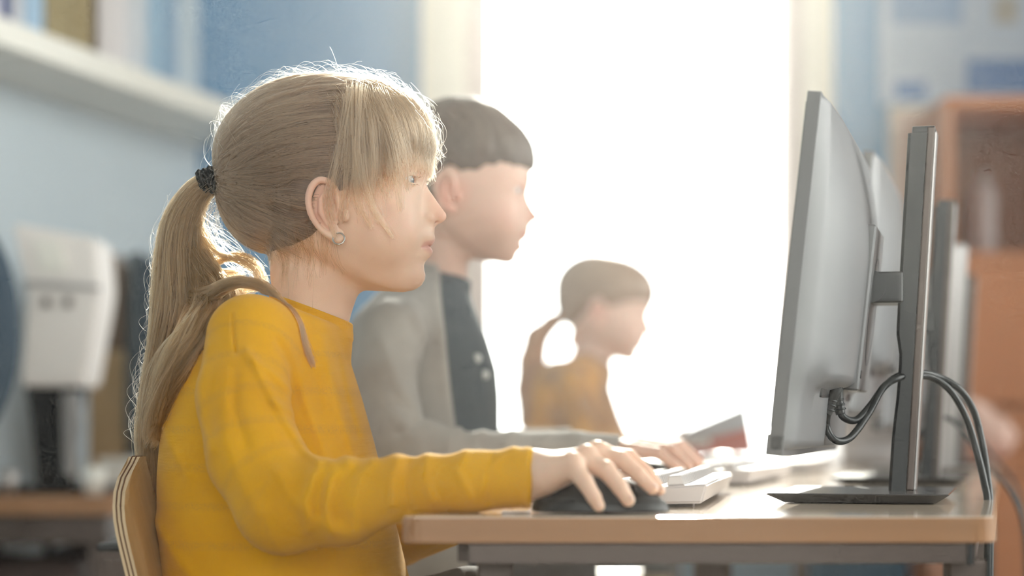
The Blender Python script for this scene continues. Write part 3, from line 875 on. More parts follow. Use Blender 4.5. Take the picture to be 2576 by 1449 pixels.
M['beige'] = mat('beige_board', srgb(214, 176, 122), 0.5, var=0.12, vscale=8, stretch=(6, 1, 1))
M['teal'] = mat('dark_teal_plastic', srgb(44, 58, 66), 0.4, var=0.1)
def frust(name, quad, d0, d1, m, parent, bev=0.004):
    """block whose near face is the frame-pixel quad at depth d0, with real thickness to d1"""
    bm = bmesh.new()
    a = [bm.verts.new(W(x, y, d0)) for x, y in quad]
    b = [bm.verts.new((v.co.x, d1, v.co.z)) for v in a]
    n = len(a); fs = [bm.faces.new(a), bm.faces.new(b[::-1])]
    for i in range(n): fs.append(bm.faces.new((a[i], b[i], b[(i + 1) % n], a[(i + 1) % n])))
    bmesh.ops.recalc_face_normals(bm, faces=fs)
    if bev: bmesh.ops.bevel(bm, geom=list(bm.edges), offset=bev, segments=3, affect='EDGES')
    o = from_bm(name, bm, m); inv_parent(o, parent); return o
dv = thing('desktop_computer', 'white desktop computer on a glossy black stand on the left table', 'computer', W(140, 0, 4.0)[:2] + (LZ,))
frust('housing', [(30, 560), (240, 600), (250, 720), (246, 760), (208, 972), (52, 972), (70, 740)], 3.95, 4.12, M['white_dev'], dv, 0.006)
frust('highlight_patch', [(86, 602), (150, 604), (172, 682), (104, 686)], 3.944, 3.952, M['shelf'], dv, 0.001)  # white patch painting the specular highlight on the housing
frust('seam_rail', [(60, 706), (250, 718), (250, 730), (60, 718)], 3.942, 3.955, M['silver'], dv, 0.001)
for x in (115, 170): frust('button', [(x - 9, 748), (x + 9, 748), (x + 9, 772), (x - 9, 772)], 3.942, 3.955, M['metal'], dv, 0.001)
frust('stand_column', [(62, 965), (200, 965), (176, 1090), (182, 1225), (92, 1225), (80, 1080)], 3.98, 4.06, M['black_gloss'], dv, 0.006)
frust('stand_side', [(152, 985), (196, 985), (200, 1060), (182, 1200), (160, 1200)], 3.955, 3.985, M['silver'], dv, 0.004)
bm = bmesh.new(); x0, _, _ = W(-20, 0, 3.95); x1, _, _ = W(262, 0, 3.95); bx(bm, x0, x1, 3.90, 4.15, LZ, LZ + 0.016, 0.006, 3); o = from_bm('stand_base', bm, M['black_gloss']); inv_parent(o, dv)
m2 = thing('flat_monitor', 'dark teal flat monitor seen edge on behind the ponytail', 'monitor', W(350, 0, 4.5)[:2] + (LZ,))
frust('panel', [(318, 640), (352, 632), (352, 1092), (312, 1092)], 4.42, 4.75, M['teal'], m2, 0.004)
frust('panel_back', [(350, 650), (420, 660), (420, 1080), (350, 1088)], 4.46, 4.75, M['navy'], m2, 0.004)
bm = bmesh.new(); x0 = W(320, 0, 4.5)[0]; bx(bm, x0, x0 + 0.05, 4.52, 4.66, LZ, W(0, 1090, 4.5)[2] + 0.01, 0.004); o = from_bm('stand', bm, M['teal']); inv_parent(o, m2)
ch = thing('chair_cover', 'dark blue rounded chair back at the far left edge', 'chair', W(-40, 0, 3.4)[:2] + (0,))
V, Fq = mesh_sdf(lambda P: smax(ell(P, (-120, 830, 0), (170, 310, 60)), P[:, 1] - 1120, 20), (-320, 480, -80), (80, 1160, 80), 8)
Fr = Frame(3.4)
o = np_mesh('backrest', Fr.world(V), Fq, M['navy']); inv_parent(o, ch)
bx_, _, bz_ = W(-100, 1105, 3.4)
bm = bmesh.new(); bx(bm, bx_ - 0.02, bx_ + 0.02, 3.38, 3.42, 0.02, bz_, 0.004); o = from_bm('post', bm, M['metal']); inv_parent(o, ch)
bm = bmesh.new(); bx(bm, bx_ - 0.2, bx_ + 0.1, 3.30, 3.50, 0.0, 0.03, 0.01); o = from_bm('foot', bm, M['metal']); inv_parent(o, ch)
wb = thing('wooden_board', 'brown and beige wooden board leaning upright on the left table', 'board', W(270, 0, 4.6)[:2] + (LZ,))
frust('upper_board', [(226, 642), (300, 640), (318, 700), (318, 880), (228, 900)], 4.60, 4.64, M['brown'], wb)
frust('lower_board', [(222, 885), (318, 880), (318, 1245), (222, 1245)], 4.59, 4.635, M['beige'], wb)
# cans, cups and clutter on the table
for (px, py, h, r, d, c, lab) in ((236, 1222, 0.055, 0.022, 3.82, 'shelf', 'white cup at the right corner of the left table'), (20, 1215, 0.05, 0.02, 3.82, 'silver', 'silver tin at the left end of the left table'),):
    x = W(px, 0, d)[0]
    t = thing('cup', lab, 'cup', (x, d, LZ))
    lathe('body', [(0, 0.001), (r * 0.8, 0.0005), (r, h), (r * 0.9, h), (r * 0.72, 0.004), (0, 0.004)], M[c], t)
pb = thing('paper_box', 'low white paper box on the left table behind the black stand', 'box', W(330, 0, 4.35)[:2] + (LZ,))
bm = bmesh.new(); x0 = W(255, 0, 4.3)[0]; x1 = W(400, 0, 4.3)[0]; x1 = min(x1, -0.74); bx(bm, x0, x1, 4.28, 4.42, LZ, LZ + 0.06, 0.003); o = from_bm('carton', bm, M['shelf']); inv_parent(o, pb)
bm = bmesh.new(); bx(bm, x0 - 0.003, x1 + 0.003, 4.277, 4.423, LZ + 0.05, LZ + 0.064, 0.003); o = from_bm('lid', bm, M['shelf']); inv_parent(o, pb)
# bags under the table
M['bag'] = mat('dark_brown_bag', srgb(70, 52, 46), 0.7, var=0.4, vscale=20, bump=0.5, bscale=60)
for (px, d, s, lab) in ((60, 3.93, 0.14, 'dark brown school bag under the left table, the fuller one'), (262, 4.32, 0.11, 'dark brown school bag under the left table, beside the fuller one')):
    x = W(px, 0, d)[0]
    t = thing('school_bag', lab, 'bag', (x, d, 0.0))
    top = 0.50
    def bagf(P):
        q = P - np.array([0, 0, 0.25], f4)
        b = np.maximum(np.abs(q) - np.array([s - 0.04, 0.10, 0.19], f4), 0)
        dd = np.sqrt((b ** 2).sum(1)) - 0.04
        return dd + 0.008 * np.sin(P[:, 0] * 60 + P[:, 2] * 30) * np.sin(P[:, 2] * 40)
    V, Fq = mesh_sdf(bagf, (-0.25, -0.2, -0.02), (0.25, 0.2, 0.56), 0.012)
    V[:, 2] = np.maximum(V[:, 2], 0.0005)
    np_mesh('body', V, Fq, M['bag'], t)
    tube('strap', [(-0.05, 0, 0.47), (-0.04, -0.02, 0.53), (0.04, -0.02, 0.53), (0.05, 0, 0.47)], 0.009, M['dark_plastic'], t, 8, 8)
pr = thing('printer', 'white printer on the far desk between the window and the cabinet', 'printer', W(2190, 0, 4.15)[:2] + (DZ,))
xa, xb = W(2115, 0, 4.0)[0], W(2262, 0, 4.0)[0]
for nm, a in (('body', (xa, xb, 4.0, 4.24, DZ + 0.001, DZ + 0.085)), ('lid', (xa + 0.004, xb - 0.004, 4.005, 4.235, DZ + 0.085, DZ + 0.105)), ('paper_tray', (xa + 0.02, xb - 0.02, 3.95, 4.0, DZ + 0.012, DZ + 0.02))):
    bm = bmesh.new(); bx(bm, *a, 0.006, 3); o = from_bm(nm, bm, M['kb']); inv_parent(o, pr)
# box with things on the far desk at the right
M['pinkish'] = mat('pinkish_paper', srgb(224, 186, 170), 0.6, var=0.1)
tb = thing('paper_bag', 'crumpled pinkish paper bag in front of the cabinet', 'bag', W(2480, 0, 4.6)[:2] + (DZ + 0.0,))
V, Fq = mesh_sdf(lambda P: smin(ell(P, (0, 0, 0.05), (0.07, 0.05, 0.055)), ell(P, (-0.03, 0, 0.10), (0.04, 0.03, 0.04)), 0.02) + 0.004 * np.sin(P[:, 0] * 120) * np.sin(P[:, 2] * 90), (-0.1, -0.08, -0.02), (0.1, 0.08, 0.17), 0.006)
V[:, 2] = np.maximum(V[:, 2], 0.0005)
np_mesh('bag_body', V, Fq, M['pinkish'], tb)
tube('handle', [(-0.03, 0, 0.13), (-0.02, 0, 0.165), (0.01, 0, 0.165), (0.02, 0, 0.12)], 0.003, M['cab'], tb, 8, 6)
st = thing('low_shelf_unit', 'orange wooden side unit in front of the cabinet at the right', 'cabinet', (1.16, 4.6, 0))
for nm, a in (('top_board', (0.98, 1.5, 4.42, 4.78, DZ - 0.02, DZ - 0.0)), ('side_panel', (0.985, 1.005, 4.44, 4.77, 0, DZ - 0.02)), ('side_panel', (1.475, 1.495, 4.44, 4.77, 0, DZ - 0.02)), ('front_panel', (1.005, 1.475, 4.435, 4.455, 0.05, DZ - 0.02)), ('shelf_board', (1.005, 1.475, 4.46, 4.76, 0.3, 0.32))):
    bm = bmesh.new(); bx(bm, *a, 0.003); o = from_bm(nm, bm, M['cab']); inv_parent(o, st)
# ---------------------------------------------------------------- heads and bodies
def smooth_curve(pts, sig=2.0):
    """pts: (x, v) sorted by v -> dense smoothed lookup"""
    pts = sorted(pts, key=lambda p: p[1])
    v = np.arange(pts[0][1] - 40, pts[-1][1] + 40, 0.5)
    x = np.interp(v, [p[1] for p in pts], [p[0] for p in pts])
    n = int(sig * 6) | 1
    kk = np.exp(-0.5 * ((np.arange(n) - n // 2) * 0.5 / sig) ** 2); kk /= kk.sum()
    xs = np.convolve(np.pad(x, n // 2, mode='edge'), kk, mode='valid')
    return v, xs

PROFILE_GIRL = [(1040, 250), (1062, 300), (1076, 350), (1082, 400), (1079, 440), (1075, 458), (1075, 468), (1081, 480), (1092, 496),
                (1104, 514), (1116, 530), (1123, 540), (1125, 547), (1122, 555), (1113, 562), (1101, 568), (1095, 574), (1094, 590),
                (1096, 600), (1095, 608), (1090, 615), (1083, 620), (1085, 625), (1088, 632), (1086, 640), (1079, 650), (1070, 660),
                (1067, 668), (1068, 680), (1071, 692), (1070, 704), (1062, 718), (1045, 730), (1015, 738)]
BASE = [(1040, 250), (1062, 300), (1076, 350), (1082, 400), (1078, 440), (1069, 466), (1067, 500), (1070, 540), (1078, 575), (1082, 600),
        (1078, 620), (1072, 650), (1067, 670), (1069, 690), (1068, 704), (1060, 718), (1045, 730), (1015, 738)]
HALFW = ([250, 300, 350, 420, 500, 560, 610, 650, 690, 715, 740], [120, 150, 166, 176, 180, 172, 156, 138, 112, 90, 66])

_SC = {}
def sm(v, xs, ys, sig=12.0):
    """smooth table lookup"""
    kx = (tuple(xs), tuple(ys), sig)
    if kx not in _SC: _SC[kx] = smooth_curve(list(zip(ys, xs)), sig)
    return np.interp(v, *_SC[kx])

class Head:
    """implicit child's head in template units (the girl's frame pixels); map() takes figure units to template units"""
    def __init__(s, prof=None, yaw=0.0, k=1.0, rot=0.0, src=(0, 0), dst=(0, 0), ear_shift=(0, 0)):
        s.pv, s.px = smooth_curve(prof or PROFILE_GIRL, 1.5)
        s.bv, s.bx = smooth_curve(BASE, 8.0)
        s.yaw = math.radians(yaw); s.k = k; s.rot = math.radians(rot); s.src = src; s.dst = dst; s.es = ear_shift
    def to_t(s, P):
        """figure units -> template: shift, turn in the u,v plane, scale; then yaw about the head's axis"""
        u = P[:, 0] - s.src[0]; v = P[:, 1] - s.src[1]; w = P[:, 2]
        c, n = math.cos(s.rot), math.sin(s.rot)
        U = (u * c - v * n) * s.k + s.dst[0]; V = (u * n + v * c) * s.k + s.dst[1]; Wd = w * s.k
        U = U - 830; cy_, sy_ = math.cos(s.yaw), math.sin(s.yaw)
        return np.stack([U * cy_ - Wd * sy_ + 830, V, U * sy_ + Wd * cy_], -1).astype(f4)
    def from_t(s, P):
        P = np.asarray(P, f4); U = P[:, 0] - 830; Wd = P[:, 2]
        cy_, sy_ = math.cos(s.yaw), math.sin(s.yaw)
        U, Wd = U * cy_ + Wd * sy_ + 830, -U * sy_ + Wd * cy_
        a = (U - s.dst[0]) / s.k; b = (P[:, 1] - s.dst[1]) / s.k
        c, n = math.cos(s.rot), math.sin(s.rot)
        return np.stack([a * c + b * n + s.src[0], -a * n + b * c + s.src[1], Wd / s.k], -1).astype(f4)
    def face_x(s, v):
        return np.interp(v, s.pv, s.px), np.interp(v, s.bv, s.bx)
    def sdf_t(s, T, ears=True):
        u, v, w = T[:, 0], T[:, 1], T[:, 2]; aw = np.abs(w)
        xf, xb = s.face_x(v)
        cx = 835.0
        a = np.where(u > cx, xb - cx, 150.0); b = sm(v, *HALFW, 14.0)
        n = 2.25
        r = (np.abs((u - cx) / a) ** n + (aw / b) ** n + 1e-9) ** (1 / n)
        rho = np.sqrt((u - cx) ** 2 + w * w)
        f = rho * (1 - 1 / r)
        f = np.maximum(f, -60)
        front = np.clip((u - cx) / (xb - cx), 0, 1) ** 2
        wn = sm(v, [455, 480, 520, 545, 565, 572, 580, 600, 640, 665, 690, 735], [17, 15, 19, 22, 19, 25, 34, 40, 38, 46, 60, 80], 4.0)
        pw = 2.0 + 0.6 / (1 + np.exp(-(v - 575) / 4))
        mask = np.exp(-(aw / wn) ** pw)
        mask = mask + (1 - mask) / (1 + np.exp((v - 440) / 5))
        # sockets, cheek hollow beside the nose, mouth line
        f = f - np.clip(xf - xb, -34, 60) * mask * front
        f = f + 9 * np.exp(-((v - 461) / 17) ** 2 - ((aw - 70) / 36) ** 2) * front
        f = f - 3.0 * np.exp(-((v - 432) / 11) ** 2 - ((aw - 70) / 45) ** 2) * front
        f = f + 3.0 * np.exp(-((v - 553) / 9) ** 2 - ((aw - 27) / 7) ** 2) * front
        vm = 620 + 0.16 * aw
        sml = 1 / (1 + np.exp((aw - 47) / 4))
        f = f + 4.5 * np.exp(-((v - vm) / 2.2) ** 2) * sml * front
        f = f + 3.0 * np.exp(-((v - 629) / 10) ** 2 - ((aw - 53) / 9) ** 2) * front
        f = f - 3.0 * np.exp(-((v - 640) / 10) ** 2 - (aw / 30) ** 2) * front
        # cheeks, jaw underside
        am = np.stack([u, v, aw], -1)
        f = smin(f, ell(am, (978, 596, 88), (78, 78, 62)), 40)
        f = f - 4 * np.exp(-((v - 520) / 34) ** 2 - ((aw - 112) / 45) ** 2) * front
        line = 737 - (1036 - u) * (0.05 + 0.42 * np.clip(aw / 140, 0, 1.3) ** 1.3)
        f = smax(f, (v - line) * 0.9, 16)
        f = smax(f, 300 - v, 60)
        cr = ell(T, (806, 405, 0), (250, 198, 186))
        cr = smin(cr, ell(T, (720, 480, 0), (160, 140, 140)), 40)
        f = smin(f, cr, 26)
        # wings of the nose, nostrils, eyelids
        f = smin(f, ell(am, (1084, 552, 17), (13, 11, 9)), 6)
        f = smin(f, ell(am, (1106, 548, 5), (14, 12, 10)), 9)
        f = smax(f, -ell(am, (1099, 562, 8.5), (7.5, 4.5, 4.0)), 3)
        f = smin(f, ell(am, (1024, 463, 74), (36, 27, 36)), 7)
        f = smax(f, -ell(am, (1052, 464, 81), (27, 8.5, 29)), 3)
        if ears:
            t = am - np.array([s.es[0], s.es[1], 0], f4)
            # the ear plate, leaning out backwards
            e = ell(t, (818, 520, 182), (38, 62, 11), R=None)
            e = smax(e, -ell(t, (836, 520, 190), (22, 34, 10)), 5)
            hel = [(850, 528, 184), (846, 500, 190), (838, 474, 194), (822, 460, 197), (803, 458, 200), (786, 474, 203), (778, 503, 205),
                   (783, 537, 203), (800, 568, 198), (822, 588, 192), (843, 598, 188)]
            hc = catmull([list(a) + [r] for a, r in zip(hel, [6, 6.5, 7, 7.5, 8, 8.5, 8, 7.5, 7, 8, 10])], 3)
            e = smin(e, near(lambda q: chain(q, hc[:, :3], hc[:, 3], 2), t, (815, 525, 192), 90, 20), 6)
            e = smin(e, chain(t, [(818, 484, 190), (806, 505, 193), (806, 535, 193), (822, 562, 190), (842, 570, 187)], [5, 6, 6.5, 6, 5], 2), 5)
            e = smin(e, ell(t, (866, 542, 184), (9, 15, 10)), 6)
            e = smin(e, ell(t, (846, 590, 186), (16, 17, 9)), 8)
            e = smax(e, -ell(t, (850, 543, 192), (10, 15, 14)), 4)
            f = smin(f, e, 8)
        return f
    def sdf(s, P, ears=True):
        return s.sdf_t(s.to_t(P), ears) / s.k

def near(f, P, c, R, m=25.0):
    """evaluate f only near its bounding ball; elsewhere the distance to the ball stands in"""
    D = np.sqrt(((P - np.array(c, f4)) ** 2).sum(1)) - R
    i = np.nonzero(D < m)[0]
    out = (D + 2.0).astype(f4)
    if len(i): out[i] = f(P[i])
    return out

def head_tint(H, T, base, lip=(0.62, 0.27, 0.22), blush=(0.86, 0.42, 0.32)):
    """colours the skin itself has: lips, cheeks, ears, brows"""
    u, v, w = T[:, 0], T[:, 1], T[:, 2]; aw = np.abs(w)
    c = np.tile(np.array(base, f4), (len(T), 1))
    def mixc(c, col, k): return c * (1 - k[:, None]) + np.array(col, f4) * k[:, None]
    m = 0.35 * np.exp(-((v - 570) / 50) ** 2 - ((aw - 105) / 50) ** 2 - ((u - 985) / 60) ** 2)
    c = mixc(c, blush, m)
    m = np.exp(-((u - 1115) / 22) ** 2 - ((v - 548) / 16) ** 2) * 0.25; c = mixc(c, blush, m)
    m = 0.4 * (1 / (1 + np.exp(-(aw - 176) / 4))) * np.exp(-((v - 525) / 70) ** 6) * np.exp(-((u - 822) / 60) ** 6); c = mixc(c, blush, m)
    top = 603 + 0.25 * aw; bot = 645 - 0.28 * aw
    m = 1 / (1 + np.exp(-(v - top) / 1.5)) / (1 + np.exp((v - bot) / 2)) / (1 + np.exp((aw - 48) / 2)) * (u > 1040)
    c = mixc(c, lip, 0.75 * m)
    return c

def skin_mat(name, rough=0.5, sss=0.25):
    return mat(name, (0.8, 0.5, 0.4, 1), rough, spec=0.35, sss=sss, var=0.05, vscale=60, bump=0.12, bscale=900, attr='tint')

def finger(P, pts, d, rad, F, k=3.0):
    """pts: frame pixels, d: depths, rad: radius in frame pixels at that depth"""
    L = [F.Q(p[0], p[1], dd) for p, dd in zip(pts, d)]
    return chain(P, L, [r * dd / F.D0 for r, dd in zip(rad, d)], k)

# ================================================================ the girl in yellow
F1 = Frame(1.9)
H1 = Head(yaw=5.0, ear_shift=(36, 20))
NECK1 = lambda P: smin(chain(P, [(792, 560, 0), (788, 690, 0), (778, 800, 0), (770, 880, 0)], [92, 99, 92, 100], 10), cap(P, (852, 690, 0), (818, 800, 0), 63, 56), 20)

def arm_body1(P):
    # near arm under the sleeve, wrist and hand on the mouse
    near = [(625, 845, 1.785), (610, 1040, 1.74), (700, 1265, 1.70), (1000, 1232, 1.66), (1250, 1205, 1.642)]
    d = finger(P, [p[:2] for p in near], [p[2] for p in near], [80, 75, 68, 58, 52], F1, 10)
    Q = F1.Q
    def Rr(r, dd): return r * dd / F1.D0
    wrist = chain(P, [Q(1250, 1203, 1.642), Q(1345, 1192, 1.637), Q(1405, 1182, 1.635)], [Rr(64, 1.64), Rr(60, 1.64), Rr(46, 1.64)], 12)
    d = smin(d, wrist, 16)
    meta = [((1440, 1170, 1.610), 30), ((1474, 1156, 1.626), 32), ((1500, 1146, 1.645), 32), ((1512, 1142, 1.664), 30)]
    for q, r in meta:
        d = smin(d, cap(P, Q(1375, 1190, q[2] * 0.5 + 0.818), Q(*q), Rr(46, 1.63), Rr(r, 1.63)), 16)
    return d

def hand1(P):
    d = arm_body1(P)
    Q = F1.Q
    fg = [
        ([(1440, 1174), (1470, 1210), (1494, 1250), (1506, 1272)], [1.610, 1.600, 1.598, 1.600], [27, 22, 18.5, 15.5]),
        ([(1476, 1160), (1526, 1184), (1560, 1226), (1580, 1258)], [1.626, 1.613, 1.608, 1.608], [29, 24, 20.5, 17]),
        ([(1502, 1148), (1564, 1158), (1606, 1194), (1640, 1228)], [1.645, 1.637, 1.630, 1.627], [29, 24, 20, 17]),
        ([(1512, 1146), (1584, 1152), (1628, 1190), (1660, 1232)], [1.664, 1.662, 1.655, 1.650], [27, 21, 17.5, 14.5]),
    ]
    for p, dd, r in fg:
        k = 12
        d = smin(d, finger(P, p, dd, r, F1, 4), k)
    th = [(1400, 1205), (1450, 1232), (1500, 1252), (1540, 1262)]
    d = smin(d, finger(P, th, [1.665, 1.69, 1.70, 1.70], [28, 22, 19, 16], F1, 4), 12)
    # knuckles
    for q, r in (((1440, 1160, 1.606), 20), ((1476, 1142, 1.622), 22), ((1502, 1132, 1.641), 22)):
        d = smin(d, cap(P, Q(*q), Q(q[0] + 1, q[1], q[2]), r * 0.86, r * 0.86), 16)
    return d

def far_arm1(P):
    pts = [(650, 850, 2.02), (820, 1180, 2.10), (1000, 1335, 2.08), (1380, 1215, 1.93), (1450, 1200, 1.92)]
    d = finger(P, [p[:2] for p in pts], [p[2] for p in pts], [80, 70, 62, 42, 36], F1, 8)
    Q = F1.Q
    for i, (dx, dd) in enumerate(((0, 0.0), (6, 0.018), (4, 0.036), (-6, 0.052))):
        d = smin(d, finger(P, [(1455, 1200), (1520 + dx, 1186), (1560 + dx, 1196), (1582 + dx, 1210)],
                           [1.91 + dd] * 4, [20, 16, 14, 12], F1, 3), 7)
    d = smin(d, finger(P, [(1440, 1205), (1490, 1215), (1525, 1216)], [1.895, 1.88, 1.878], [20, 16, 13], F1, 3), 8)
    return d

def body1(P):
    f = near(H1.sdf, P, (820, 460, 0), 400)
    f = smin(f, NECK1(P), 22)
    t = ell(P, (690, 1120, 0), (190, 330, 250))
    t = smin(t, cap(P, (750, 880, -60), (690, 910, -270), 60, 62), 30)
    t = smin(t, cap(P, (750, 880, 60), (690, 910, 270), 60, 62), 30)
    f = smin(f, t, 30)
    f = smin(f, near(hand1, P, (1050, 1150, -480), 690), 8)
    return smin(f, near(far_arm1, P, (1120, 1120, 250), 640), 8)

def cut(f, keep, k): return smax(f, keep, k)

# sweater ---------------------------------------------------------
TV = [740, 790, 850, 900, 1000, 1100, 1200, 1300, 1400, 1500, 1640]
TB = [690, 610, 530, 478, 434, 412, 403, 404, 412, 420, 430]
TF = [800, 842, 862, 876, 908, 936, 962, 990, 1014, 1040, 1060]
TH = [150, 240, 300, 322, 330, 330, 334, 340, 350, 360, 360]
def torso1(P):
    u, v, w = P[:, 0], P[:, 1], P[:, 2]
    xb = sm(v, TV, TB, 22.0); xf = sm(v, TV, TF, 14.0); b = sm(v, TV, TH, 22.0)
    cx = (xb + xf) / 2; a = (xf - xb) / 2
    r = (np.abs((u - cx) / a) ** 2.3 + np.abs(w / b) ** 2.3 + 1e-9) ** (1 / 2.3)
    rho = np.sqrt((u - cx) ** 2 + w * w)
    f = np.maximum(rho * (1 - 1 / r), -a * 0.9)
    f = smax(f, 770 - v, 30)
    return smax(f, v - 1620, 10)
SLEEVE = [(628, 848, 1.79), (612, 1000, 1.755), (640, 1150, 1.725), (715, 1270, 1.70), (860, 1262, 1.68), (1000, 1230, 1.66), (1180, 1212, 1.645), (1400, 1196, 1.635)]
SLEEVE_R = [104, 112, 116, 122, 106, 80, 74, 76]
RIDGES = [  # polyline in frame pixels, height, width
    ([(622, 885), (665, 960), (720, 1060), (765, 1130), (800, 1160)], 7, 13),
    ([(640, 905), (700, 950), (760, 1010), (800, 1080)], 5, 10),
    ([(690, 1010), (740, 1040), (790, 1100)], 4, 10),
    ([(835, 1162), (790, 1195), (768, 1260), (775, 1330)], 7, 17),
    ([(876, 1164), (830, 1210), (818, 1280), (835, 1340)], 7, 15),
    ([(935, 1162), (905, 1200), (890, 1280), (900, 1330)], 6, 16),
    ([(1000, 1158), (985, 1200), (985, 1270)], 4, 14),
    ([(1075, 1150), (1065, 1200), (1090, 1260)], 3.5, 14),
    ([(1170, 1140), (1150, 1180), (1180, 1250)], 3, 13),
    ([(1290, 1125), (1240, 1165), (1215, 1230)], 3.5, 15),
    ([(700, 1190), (740, 1260), (820, 1330), (900, 1350)], 5, 20),
    ([(560, 1010), (560, 1100), (600, 1200), (650, 1290)], 5, 22),
    ([(520, 870), (500, 960), (505, 1060), (530, 1130)], 5, 16),
]
CREASES = [
    ([(815, 1175), (808, 1230), (800, 1290)], 4, 15),
    ([(860, 1180), (845, 1240), (850, 1300)], 4, 15),
    ([(1238, 1150), (1230, 1200), (1228, 1260)], 3, 10),
    ([(1030, 1165), (1022, 1220), (1030, 1280)], 3, 10),
    ([(585, 790), (588, 840), (593, 885)], 6, 4),
    ([(700, 860), (740, 930), (775, 1010), (810, 1100), (840, 1150)], 9, 12),
    ([(590, 930), (590, 1020), (620, 1120)], 4, 14),
]
FOLDS_TORSO = [([(735, 840), (770, 900), (795, 1000), (830, 1100), (850, 1160)], 8, 12), ([(830, 860), (850, 950), (880, 1060), (905, 1140)], 5, 9),
               ([(790, 850), (815, 940), (840, 1040)], -4, 10), ([(430, 1060), (470, 1120), (520, 1190)], 5, 16), ([(420, 1310), (480, 1380), (540, 1440)], 7, 20),
               ([(860, 900), (882, 1000), (912, 1100)], -4, 8)]
def sweater1(P):
    Q = F1.Q
    t = torso1(P)
    t = smin(t, chain(P, [(775, 850, 0), (742, 838, -150), (672, 872, -270)], [98, 82, 84], 20), 40)
    t = smin(t, chain(P, [(775, 850, 0), (742, 838, 150), (672, 872, 270)], [98, 82, 84], 20), 40)
    u, v, w = P[:, 0], P[:, 1], P[:, 2]
    t = smax(t, (796 + (u - 786) * 0.37 - v) * 0.94, 14)
    for pts, a, s in FOLDS_TORSO:
        t = t - a * np.exp(-polydist2(u, v, pts) / (s * s)) * (w < 60)
    L = [Q(*p) for p in SLEEVE]
    s = chain(P, L, [r * p[2] / 1.9 for r, p in zip(SLEEVE_R, SLEEVE)], 22)
    # folds, measured at the sleeve's own depth
    d = F1.D0 + w * F1.s
    up = 1288 + (u - 1288) * F1.D0 / d; vp = HOR + (v - HOR) * F1.D0 / d
    near = 1 / (1 + np.exp((d - np.interp(vp, [800, 1250], [1.80, 1.70])) / 0.012))
    wide = 1 / (1 + np.exp((d - 1.75) / 0.02)) * 0.7 + 0.3 * near
    for pts, a, sg in RIDGES:
        s = s - 1.5 * a * np.exp(-polydist2(up, vp, pts) / (sg * sg)) * wide
    for pts, a, sg in CREASES:
        s = s + 1.5 * a * np.exp(-polydist2(up, vp, pts) / (sg * sg)) * wide
    # top-edge ripples of the forearm
    s = s - 2.2 * np.sin(up / 17.0 + 0.9 * np.sin(up / 41.0)) * np.exp(-((vp - 1150) / 34) ** 2) * (up > 820)
    cuff = Q(1338, 1197, 1.637)
    cd = np.array(cuff, f4); nrm = np.array([1.0, 0.04, 0.0], f4)
    s = smax(s, (P - cd) @ nrm, 3)
    s = s - 2.5 * np.exp(-((up - 1326) / 9) ** 2)
    f = smin(t, s, sm(v, [850, 1080], [60, 14], 20.0))
    pts = [(650, 860, 2.02), (820, 1180, 2.10), (1000, 1345, 2.08), (1330, 1235, 1.95)]
    s2 = finger(P, [p[:2] for p in pts], [p[2] for p in pts], [96, 92, 80, 60], F1, 12)
    s2 = smax(s2, u - F1.Q(1335, 0, 1.95)[0], 3)
    f = smin(f, s2, 14)
    # neck opening
    hole = cap(P, (790, 700, 0), (772, 905, 0), 86, 86)
    pl = v - (800 + (u - 788) * 0.37)
    f = smax(f, -smax(hole, pl - 12, 8), 8)
    # ribbed collar
    th = np.arctan2(w, u - 786)
    cxr, czr = 97, 100
    rr = np.sqrt(((u - 783) / cxr) ** 2 + (w / czr) ** 2)
    pv = v - (790 + (u - 786) * 0.37)
    ringd = smax(np.abs((rr - 1.0 - np.clip(pv, 0, 60) * 0.0005) * 98) - 7.5 - 0.7 * np.sin(th * 64) * (pv < 24), np.abs(pv - 8) - 22, 7)
    # a shallow groove under the ribbed rim
    ringd = ringd + 1.6 * np.exp(-((pv - 20) / 2.5) ** 2)
    return smin(f, ringd, 7)
# ---------------------------------------------------------------- the girl in the yellow sweater
SKIN = (0.82, 0.57, 0.43)
M['skin'] = skin_mat('child_skin')

